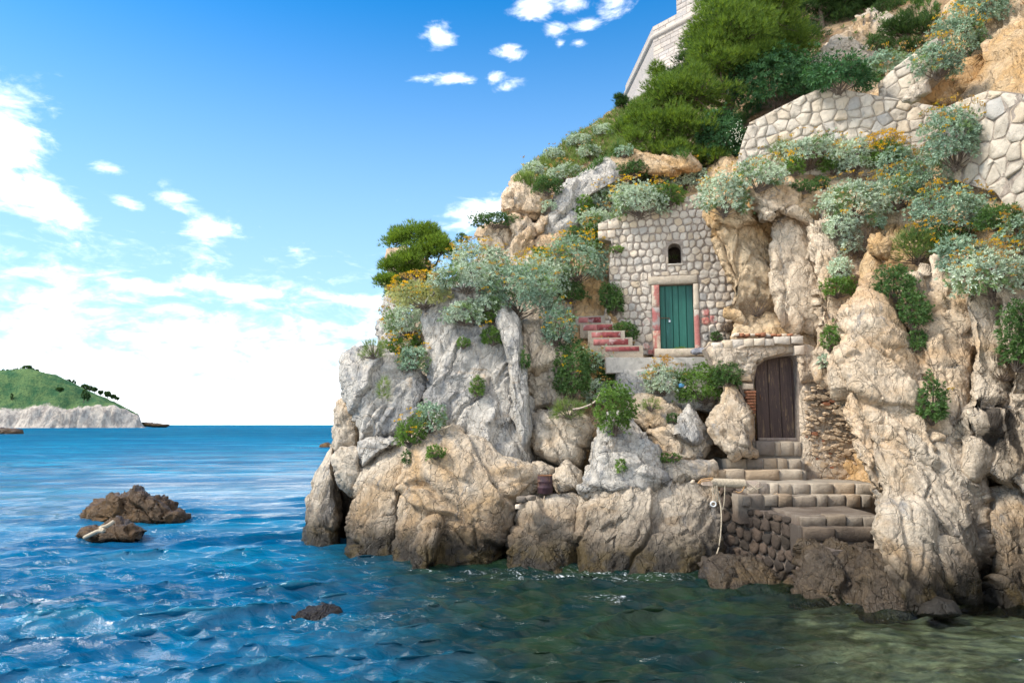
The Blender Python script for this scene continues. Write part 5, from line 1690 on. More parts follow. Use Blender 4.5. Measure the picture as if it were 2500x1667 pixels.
# ashlar courses on the face towards the sea
r = random.Random(3)
z = 23.6
nb = 0
while z < zt - .1:
    h = r.uniform(.30, .42)
    if zc - .2 < z < zc + .12:
        z = zc + .16
        continue
    u = r.uniform(-.3, 0)
    while u < 5.4:
        w = r.uniform(.5, 1.0)
        u0, u1 = max(u, .02), min(u + w, 5.4) - .025
        if u1 - u0 > .15:
            ta = off(z + h / 2)
            q = [(u0, z), (u1, z), (u1, z + h - .025), (u0, z + h - .025)]
            vv = []
            for dd0, sc in ((-.1, 1), (.02, 1), (.035, .9)):
                cu, cz = (u0 + u1) / 2, z + h / 2
                for (a_, b_) in q:
                    a2_, b2_ = cu + (a_ - cu) * sc, cz + (b_ - cz) * (sc if sc == 1 else .8)
                    w3 = PF.W(a2_, b2_, dd0 + off(b2_) + r.gauss(0, .006))
                    w3[:2] -= dirl * off(b2_) * .55
                    vv.append(w3)
            F = [(0, 1, 5, 4), (1, 2, 6, 5), (2, 3, 7, 6), (3, 0, 4, 7), (4, 5, 9, 8), (5, 6, 10, 9), (6, 7, 11, 10), (7, 4, 8, 11), (8, 9, 10, 11)]
            if nb < 290:
                obj('ashlar_block', np.array(vv), F, M_FORT, ft, False)
            nb += 1
        u += w
    z += h
# string course
pts = [(*(Bc[:2] + dirl * 9), zc), (*(Bc[:2] + dirl * .15), zc), (*(Bc[:2] + dirv * .15), zc), (*(Bc[:2] + dirv * Lf), zc)]
V, Fq = tube(np.array(pts), .22, 10)
obj('string_course', V, Fq, M_FORT, ft, True)
# keep block that rises higher behind the parapet
k0 = PF.uz(1648, 30)[0]
mb = MB()
M = np.stack((np.array([*PF.e, 0]), np.array([-PF.n[0], -PF.n[1], 0]), np.array([0, 0, 1])), 1)
mb.box(PF.W(k0 + 6, zt + 3.0, -4.2), (12, 8, 6.2), M)
kp_ = mb.build('keep', M_FORT, ft)
z = zt + .02
while z < zt + 5.5:
    h = r.uniform(.3, .42)
    u = k0 + r.uniform(-.3, 0)
    while u < k0 + 3.2:
        w = r.uniform(.5, 1.0)
        u0, u1 = max(u, k0 + .01), u + w - .03
        block('ashlar_block', PF, u0, z, u1, z + h - .03, -.4, -.17, M_FORT, kp_, r, jit=.01)
        u += w
    z += h
# terrace wall glimpsed between the trees
tw = thing('garden_wall', 'white capped wall glimpsed between the trees behind the pine', 'wall', P(2005, 90, 33))
PW = Plane((1960, 90, 34), (2040, 80, 33))
for (x0, x1, y0, y1) in ((2014, 2036, 62, 84),):
    a, b = PW.uz(x0, y1), PW.uz(x1, y0)
    block('pier', PW, a[0], a[1], b[0], b[1], -.5, 0, M_CONC, tw, rng)
    block('pier_cap', PW, a[0] - .04, b[1] + .003, b[0] + .04, b[1] + .1, -.55, .05, M_WHITE, tw, rng, jit=.003)
for (x0, x1, y0, y1) in ((1962, 1984, 80, 85), (1984, 2016, 98, 106)):
    a, b = PW.uz(x0, y1), PW.uz(x1, y0)
    block('coping_slab', PW, a[0], a[1], b[0], b[1], -.4, 0, M_WHITE if x0 < 1970 else M_CONC, tw, rng, jit=.01)
PH = Plane((1880, 20, 38), (2060, 20, 36))
hs_ = thing('upper_house_wall', 'pale wall of a building showing through the tree tops', 'wall', P(1960, 30, 38))
a, b = PH.uz(1840, 70), PH.uz(2080, -40)
wall_slab('wall_face', PH, [(a[0], a[1]), (b[0], a[1]), (b[0], b[1]), (a[0], b[1])], [], 1.5, M_FORT, hs_)

# ------------------------------------------------------------------ things lying about
# timber beam with rope wound round it
Yb = 14.75
bm = thing('mooring_beam', 'bleached timber beam wound with rope at the edge of the landing', 'beam', P(1785, 1190, Yb))
e0, e1 = P(1712, 1177, Yb), P(1856, 1182, Yb - .1)
ax = (e1 - e0) / np.linalg.norm(e1 - e0)
sd_ = np.cross(ax, (0, 0, 1))
M = np.stack((ax, sd_, np.cross(sd_, ax)), 1)
mb = MB()
L = np.linalg.norm(e1 - e0)
V = []
for t_, s in ((0, .75), (.02, 1), (.5, 1.04), (.97, .95), (1, .7)):
    for (a, b) in ((-.05, -.06), (.05, -.06), (.05, .06), (-.05, .06)):
        V.append(e0 + ax * L * t_ + M @ np.array([0, a * s, b * s]))
mb.add(np.array(V), np.concatenate((grid_faces(5, 4, wrap=True), np.array([[3, 2, 1, 0], [16, 17, 18, 19]]))))
mb.build('timber', M_BEAM, bm)
n = 30 * 12
tt = np.linspace(0, 1, n)
ang = tt * 2 * np.pi * 27
base_ = e0 + np.outer(.17 + tt * .58, ax * L)
pr_ = 0.083
pts = base_ + pr_ * (np.cos(ang)[:, None] * np.array([0, -1, 0]) + np.sin(ang)[:, None] * np.array([0, 0, 1]))
V, Fq = tube(pts, .0165, 6)
obj('rope_coil', V, Fq, M_ROPE, bm, True)
pts = [e0 + ax * L * .78 + (0, -.08, .02), e0 + ax * L * .9 + (0, -.12, -.1), e0 + ax * L * 1.02 + (0, -.1, -.03), e0 + ax * L * .95 + (0, -.1, .04), e0 + ax * L * .8 + (0, -.1, -.13), e0 + ax * L * .74 + (0, -.1, -.09)]
V, Fq = tube(np.array(pts), .014, 6)
obj('rope_end', V, Fq, M_ROPE, bm, True)


def spline(p, n=24):
    p = np.array(p, float)
    q = np.concatenate((2 * p[:1] - p[1:2], p, 2 * p[-1:] - p[-2:-1]))
    out = []
    for i in range(1, len(q) - 2):
        for t_ in np.linspace(0, 1, n // (len(p) - 1) + 2)[:-1]:
            a, b, c, d = q[i - 1:i + 3]
            out.append(.5 * ((2 * b) + (-a + c) * t_ + (2 * a - 5 * b + 4 * c - d) * t_ * t_ + (-a + 3 * b - 3 * c + d) * t_ ** 3))
    out.append(p[-1])
    return np.array(out)


def rope(name, label, px, Y, rad, mat, group=None, cat='rope'):
    Y = np.broadcast_to(np.asarray(Y, float), (len(px),))
    pts = spline([P(x, y, yy) for (x, y), yy in zip(px, Y)], 30)
    V, Fq = tube(pts, rad, 6)
    return tag(obj(name, V, Fq, mat, None, True), label, cat, group)


YR = Yb - .12
rope('hanging_rope', 'long rope trailing from the beam down to the water', [(1750, 1184), (1754, 1215), (1760, 1240), (1761, 1280), (1756, 1330), (1746, 1362), (1742, 1374)], [YR, YR - .02, YR - .1, YR - .2, YR - .25, YR - .3, YR - .3], .013, M_ROPE)
rope('hanging_rope', 'looped rope hanging from the middle of the beam', [(1770, 1186), (1769, 1210), (1767, 1232), (1764, 1243), (1761, 1236), (1755, 1210), (1750, 1186)], YR - .03, .012, M_ROPE)
rope('hanging_rope', 'short doubled rope hanging at the left end of the coil', [(1744, 1186), (1745, 1205), (1747, 1228), (1749, 1210), (1748, 1186)], YR - .05, .011, M_ROPE)
rope('hanging_rope', 'thin rope that holds the white ring under the beam', [(1739, 1186), (1740, 1205), (1742, 1224)], YR - .06, .012, M_ROPE)
rope('orange_rope', 'frayed orange rope tied round the left end of the beam', [(1704, 1180), (1712, 1171), (1726, 1168), (1740, 1167), (1733, 1172), (1716, 1174), (1706, 1180)], YR - .02, .016, M_ROPEO)
rope('hanging_rope', 'slack rope bight sagging under the right half of the beam', [(1818, 1186), (1812, 1198), (1803, 1202), (1796, 1199)], YR - .03, .012, M_ROPEO)
c = P(1741.5, 1230, YR - .06)
pts = np.array([c + (.055 * math.cos(a), .0, .05 * math.sin(a)) for a in np.linspace(0, 2 * np.pi, 20)])
V, Fq = tube(pts, .014, 7)
tag(obj('rope_ring', V, Fq, M_WHITE, None, True), 'white ring dangling on a thin rope below the beam', 'ring')
tag(rock('white_stone', [(1683, 1178), (1690, 1170), (1697, 1172), (1696, 1180), (1688, 1182)], 14.9, M_STONE, lean=.3, bulge=.06, thick=.15, size=.2, amp=.02, seed=141, res=2, collide=False), 'small white stone at the left end of the mooring beam', 'stone')
mb_ = PZ(1690, 1182, 0)

# rusty drum
dr_c = P(1331, 1204, 15.9)
drum = thing('rusty_drum', 'small dark rusty drum standing under the wedged boulder', 'drum', dr_c)
r_d = (1349 - 1313) / 2 / FPX * 15.9
h_d = 43 / FPX * 15.9
prof = [(0, 0), (r_d * .96, 0), (r_d, .01), (r_d, h_d * .30), (r_d * 1.05, h_d * .33), (r_d, h_d * .36), (r_d, h_d * .63), (r_d * 1.05, h_d * .66), (r_d, h_d * .69), (r_d * .98, h_d * .97), (r_d * 1.03, h_d), (r_d * .97, h_d), (r_d * .95, h_d - .02), (0, h_d - .02)]


def lathe(prof, c, n=24):
    th = np.linspace(0, 2 * np.pi, n, endpoint=False)
    V = np.array([[(c[0] + r_ * math.cos(t_), c[1] + r_ * math.sin(t_), c[2] + z_) for t_ in th] for r_, z_ in prof]).reshape(-1, 3)
    return V, grid_faces(len(prof), n, wrap=True)


V, Fq = lathe(prof[:10], dr_c)
obj('drum_body', V, Fq, M_DRUM, drum, True)
V, Fq = lathe(prof[9:], dr_c)
obj('drum_lid', V, Fq, M_RUST, drum, True)

# bricks and stones on the ledge by the drum
for (x0, x1, y0, y1, mm, nm, lab) in ((1261, 1281, 1214, 1226, M_STEP, 'ledge_stone', 'squared pale stone at the seaward end of the ledge'), (1282, 1299, 1212, 1222, M_STEP, 'ledge_stone', 'white squared stone on the ledge below the cleft'),
                                      (1257, 1268, 1232, 1242, M_STONEW, 'ledge_stone', 'small white stone below the end of the ledge')):
    pl = Plane((x0, y0, 15.0), (x1, y0, 14.95))
    a, b = pl.uz(x0, y1), pl.uz(x1, y0)
    tag(block(nm, pl, a[0], a[1], b[0], b[1], -.3, .0, mm, None, rng, jit=.025), lab, 'stone')

# pale hose curling out of the bushes
rope('hose', 'pale hose curling out of the bushes above the boulder', [(1398, 999), (1418, 996), (1440, 988), (1455, 978), (1462, 966), (1465, 958)], 16.4, .022, M_BEAM, cat='hose')
# folded tarpaulin left on the terrace
tag(rock('tarpaulin', [(1686, 858), (1700, 850), (1735, 848), (1738, 858), (1720, 864), (1690, 864)], 18.7, M_TARP, lean=.4, bulge=.12, thick=.35, size=.25, amp=.06, seed=142, res=2, collide=False), 'crumpled grey tarpaulin on the terrace right of the green door', 'tarpaulin')
# chain slung over the small sea rock
rope('mooring_rope', 'old pale rope draped over the smaller sea rock', [(206, 1312), (222, 1304), (240, 1296), (254, 1296), (246, 1288), (262, 1283), (277, 1273)], [17.2, 17.15, 17.15, 17.15, 17.2, 17.25, 17.4], .05, M_ROPE)
tag(rock('plastic_bottle', [(1655, 938), (1662, 935), (1672, 938), (1670, 945), (1658, 946)], 17.6, plain('blue_plastic', (.12, .35, .6), .4, .1, 5, 0), lean=0, bulge=.04, thick=.1, size=.3, amp=.005, seed=143, res=1.5, collide=False), 'bit of blue plastic caught in the terrace bushes', 'litter')

# ------------------------------------------------------------------ plants
BVH = BVHTree.FromPolygons(np.concatenate(ROCKV).tolist(), np.concatenate(ROCKF).tolist())
EYE = Vector((0, 0, CAM_H))


def hit(x, y):
    d = Vector(ray(x, y))
    h = BVH.ray_cast(EYE, d)
    return None if h[0] is None else np.array(h[0])


def surfY(x, y, default):
    h = hit(x, y)
    return default if h is None or h[1] > default * 1.35 else h[1]


def frames(n):
    a = np.cross(n, np.array([0.3, 0.2, 0.93]))
    a /= np.linalg.norm(a, axis=1)[:, None] + 1e-9
    return a, np.cross(n, a)


def leaves(p, ax, K, L, w, spread, rng, droop=0.15, tris=False):
    """K leaves round each shoot tip p with axis ax -> verts, faces, tint"""
    N = len(p)
    t, b = frames(ax)
    phi = (np.arange(K)[None] * 2.399 + rng.uniform(0, 6.28, (N, 1)) + rng.normal(0, .25, (N, K)))
    al = np.radians(rng.uniform(spread[0], spread[1], (N, K)))
    l = L * rng.uniform(.65, 1.2, (N, K)) * rng.uniform(.8, 1.2, (N, 1))
    d = ax[:, None] * np.cos(al)[..., None] + (t[:, None] * np.cos(phi)[..., None] + b[:, None] * np.sin(phi)[..., None]) * np.sin(al)[..., None]
    s = np.cross(d, ax[:, None] + 0.01)
    s /= np.linalg.norm(s, axis=2)[..., None] + 1e-9
    nrm = np.cross(s, d)
    p0 = p[:, None] + d * (l * .06)[..., None]
    tip = p[:, None] + d * l[..., None] - np.array([0, 0, droop]) * l[..., None]
    m = p[:, None] + d * (l * .55)[..., None]
    if tris:
        V = np.stack((p0 - s * w * .5, p0 + s * w * .5, tip), 2)
        k = 3
    else:
        V = np.stack((p0, m + s * w - nrm * w * .25, tip, m - s * w - nrm * w * .25), 2)
        k = 4
    V = V.reshape(-1, 3)
    F = np.arange(N * K * k).reshape(-1, k)
    ti = np.repeat(np.clip(rng.uniform(0, 1, (N, K)) * .6 + rng.uniform(0, 1, (N, 1)) * .4, 0, 1).ravel(), k)
    return V, F, ti


def leafobj(name, V, F, ti, mat, parent=None, origin=None):
    o = obj(name, V, F, mat, parent, False, origin)
    a = o.data.attributes.new('tint', 'FLOAT', 'POINT')
    a.data.foreach_set('value', ti.astype(np.float32))
    return o


KIND = {  # material, leaves, length, half-width, spread, spacing, name, up-bias
    'silver': (L_SILVER, 7, .084, .0125, (12, 66), .070, 0.35),
    'blue': (L_SILVERD, 7, .087, .013, (12, 66), .072, 0.35),
    'green': (L_GREEN, 8, .075, .009, (12, 60), .064, 0.5),
    'deep': (L_DKGREEN, 8, .08, .010, (12, 60), .066, 0.5),
    'broad': (L_GREEN, 7, .13, .022, (15, 65), .10, 0.4),
    'yellow': (L_YELLOW, 8, .09, .010, (8, 50), .072, 0.6),
    'glossy': (L_GLOSSY, 8, .15, .020, (20, 75), .125, 0.3),
    'tuft': (L_GRASS, 7, .20, .006, (3, 38), .07, 0.8),
    'dry': (L_DRY, 6, .14, .004, (10, 60), .06, 0.5),
}
FOLN = {'silver': 'foliage', 'tuft': 'blades', 'dry': 'twigs'}


def bush(name, label, cat, cx, cy, rx, ry, kind, Y, seed, flowers=0, tan=0, group=None, dens=1.0, stems=True, depthk=.85, inner=True, fbias=(-.3, .8)):
    rng = np.random.default_rng(seed)
    mat, K, L, w, spread, sp, up = KIND[kind]
    rx, ry = rx * 1.16, ry * 1.16
    yy = -Y if Y < 0 else sorted(surfY(cx + u * rx, cy + v * ry, Y) for u, v in ((0, .3), (0, .7), (-.45, .3), (.45, .3), (-.3, .7), (.3, .7), (0, 0)))[2]
    a_, c_ = rx * yy / FPX, ry * yy / FPX
    b_ = depthk * .5 * (a_ + c_)
    C = P(cx, cy, yy - .42 * b_)
    root = thing(name, label, cat, C - np.array([0, -.2 * b_, c_ * .8]), group)
    ar = 4 * np.pi * (((a_ * b_) ** 1.6 + (a_ * c_) ** 1.6 + (b_ * c_) ** 1.6) / 3) ** (1 / 1.6) * .62
    n = int(np.clip(dens * ar / sp ** 2, 14, 3000))
    sm = min(1.0, max(.55, (min(a_, c_) / .28)))      # small plants have smaller leaves
    sc = 0.82 + .18 * sm

    def shell(n, lo, hi):
        d = rng.normal(size=(int(n * 2.2), 3))
        d /= np.linalg.norm(d, axis=1)[:, None]
        d = d[(d[:, 1] < .55) & (d[:, 2] > -.72)][:n]
        lump = .86 + .40 * fbm(d * 2.1 + seed * 3.7, seed, 3)
        r = lump * rng.uniform(lo, hi, len(d))
        return C + d * r[:, None] * np.array([a_, b_, c_]), d
    p, d = shell(n, .80, 1.06)
    p3, d3 = shell(max(3, n // 9), 1.02, 1.30)
    p, d = np.concatenate((p, p3)), np.concatenate((d, d3))
    if inner:
        p2, d2 = shell(int(n * .4), .5, .85)
        p, d = np.concatenate((p, p2)), np.concatenate((d, d2))
    ax = d / np.array([a_, b_, c_])
    ax /= np.linalg.norm(ax, axis=1)[:, None]
    ax = ax + np.array([0, -.05, up]) + rng.normal(0, .22, ax.shape)
    ax /= np.linalg.norm(ax, axis=1)[:, None]
    if kind in ('silver', 'blue') and a_ > .2:
        # greener young growth and the odd dead sprig among the felted leaves
        g = fbm(p * 2.6 + seed, 7, 2) + rng.normal(0, .18, len(p)) > .30
        dead = (~g) & (rng.random(len(p)) < .05)
        if g.sum() > 3:
            V, F, ti = leaves(p[g], ax[g], 7, .085 * sc, .010 * sc, (10, 58), rng)
            leafobj('green_shoots', V, F, ti, L_SHOOT, root)['kind'] = 'stuff'
        if dead.sum() > 3:
            V, F, ti = leaves(p[dead], ax[dead], 5, .12 * sc, .004 * sc, (8, 60), rng, tris=True)
            leafobj('dead_twigs', V, F, ti, L_DRY, root)['kind'] = 'stuff'
        keep_ = ~(g | dead)
        p, ax = p[keep_], ax[keep_]
    V, F, ti = leaves(p, ax, K, L * sc, w * sc, spread, rng, droop=.10, tris=kind in ('dry', 'tuft'))
    leafobj(FOLN.get(kind, 'foliage'), V, F, ti, mat, root)
    base = C - np.array([0, -.15 * b_, c_ * .78])
    if stems and a_ > .14:
        mb = MB()
        for i in rng.choice(len(p), min(len(p), 26), replace=False):
            q = p[i]
            mid = base + (q - base) * .5 + np.array([0, 0, -.06 * c_]) + rng.normal(0, .03 * a_, 3)
            v, f = tube(np.array([base + rng.normal(0, .05 * a_, 3), mid, q]), [.016 * sc, .011 * sc, .004], 4)
            mb.add(v, f)
        mb.build('stems', M_TWIG, root, True)['kind'] = 'stuff'
    for (cnt, fm, nm) in ((flowers, L_FLOWER, 'flowers'), (tan, L_TAN, 'faded_flowers')):
        if not cnt:
            continue
        q = rng.normal(size=(cnt * 6, 3))
        q /= np.linalg.norm(q, axis=1)[:, None]
        q[:, 1] = -np.abs(q[:, 1])
        q = q[q @ np.array([fbias[0], -.3, fbias[1]]) + rng.normal(0, .25, len(q)) > .25][:cnt]
        if not len(q):
            continue
        heads = C + q * np.array([a_, b_, c_]) * rng.uniform(.92, 1.05, (len(q), 1)) + np.array([0, -.03, .05])
        stal = heads + q * .05 + np.array([0, 0, 1]) * rng.uniform(.04, .16, (len(q), 1))
        mb = MB()
        tn = []
        for h0, h1 in zip(heads, stal):
            v, f = tube(np.array([h0, (h0 + h1) / 2 + rng.normal(0, .008, 3), h1]), .0035, 3)
            mb.add(v, f)
        n0 = mb.n
        mb.build('flower_stalks', M_TWIG, root, True)['kind'] = 'stuff'
        M = 9
        off_ = rng.normal(0, 1, (len(stal), M, 3)) * np.array([.034, .034, .014])
        cc = (stal[:, None] + off_).reshape(-1, 3)
        th = np.linspace(0, 2 * np.pi, 6)[:-1]
        r_ = rng.uniform(.011, .019, (len(cc), 1))
        tilt = rng.normal(0, .35, (len(cc), 2))
        vx = cc[:, None, 0] + r_ * np.cos(th)
        vy = cc[:, None, 1] + r_ * np.sin(th)
        vz = cc[:, None, 2] + tilt[:, :1] * r_ * np.cos(th) + tilt[:, 1:] * r_ * np.sin(th) - r_ * .6 * np.sin(th)
        V = np.stack((vx, vy, vz), -1).reshape(-1, 3)
        F = np.arange(len(V)).reshape(-1, 5)
        leafobj(nm, V, F, np.repeat(rng.uniform(0, 1, len(cc)), 5), fm, root)['kind'] = 'stuff'
    return root


SIL = 'silver leaved bushes on the rocks'
GRN = 'green bushes on the rocks'
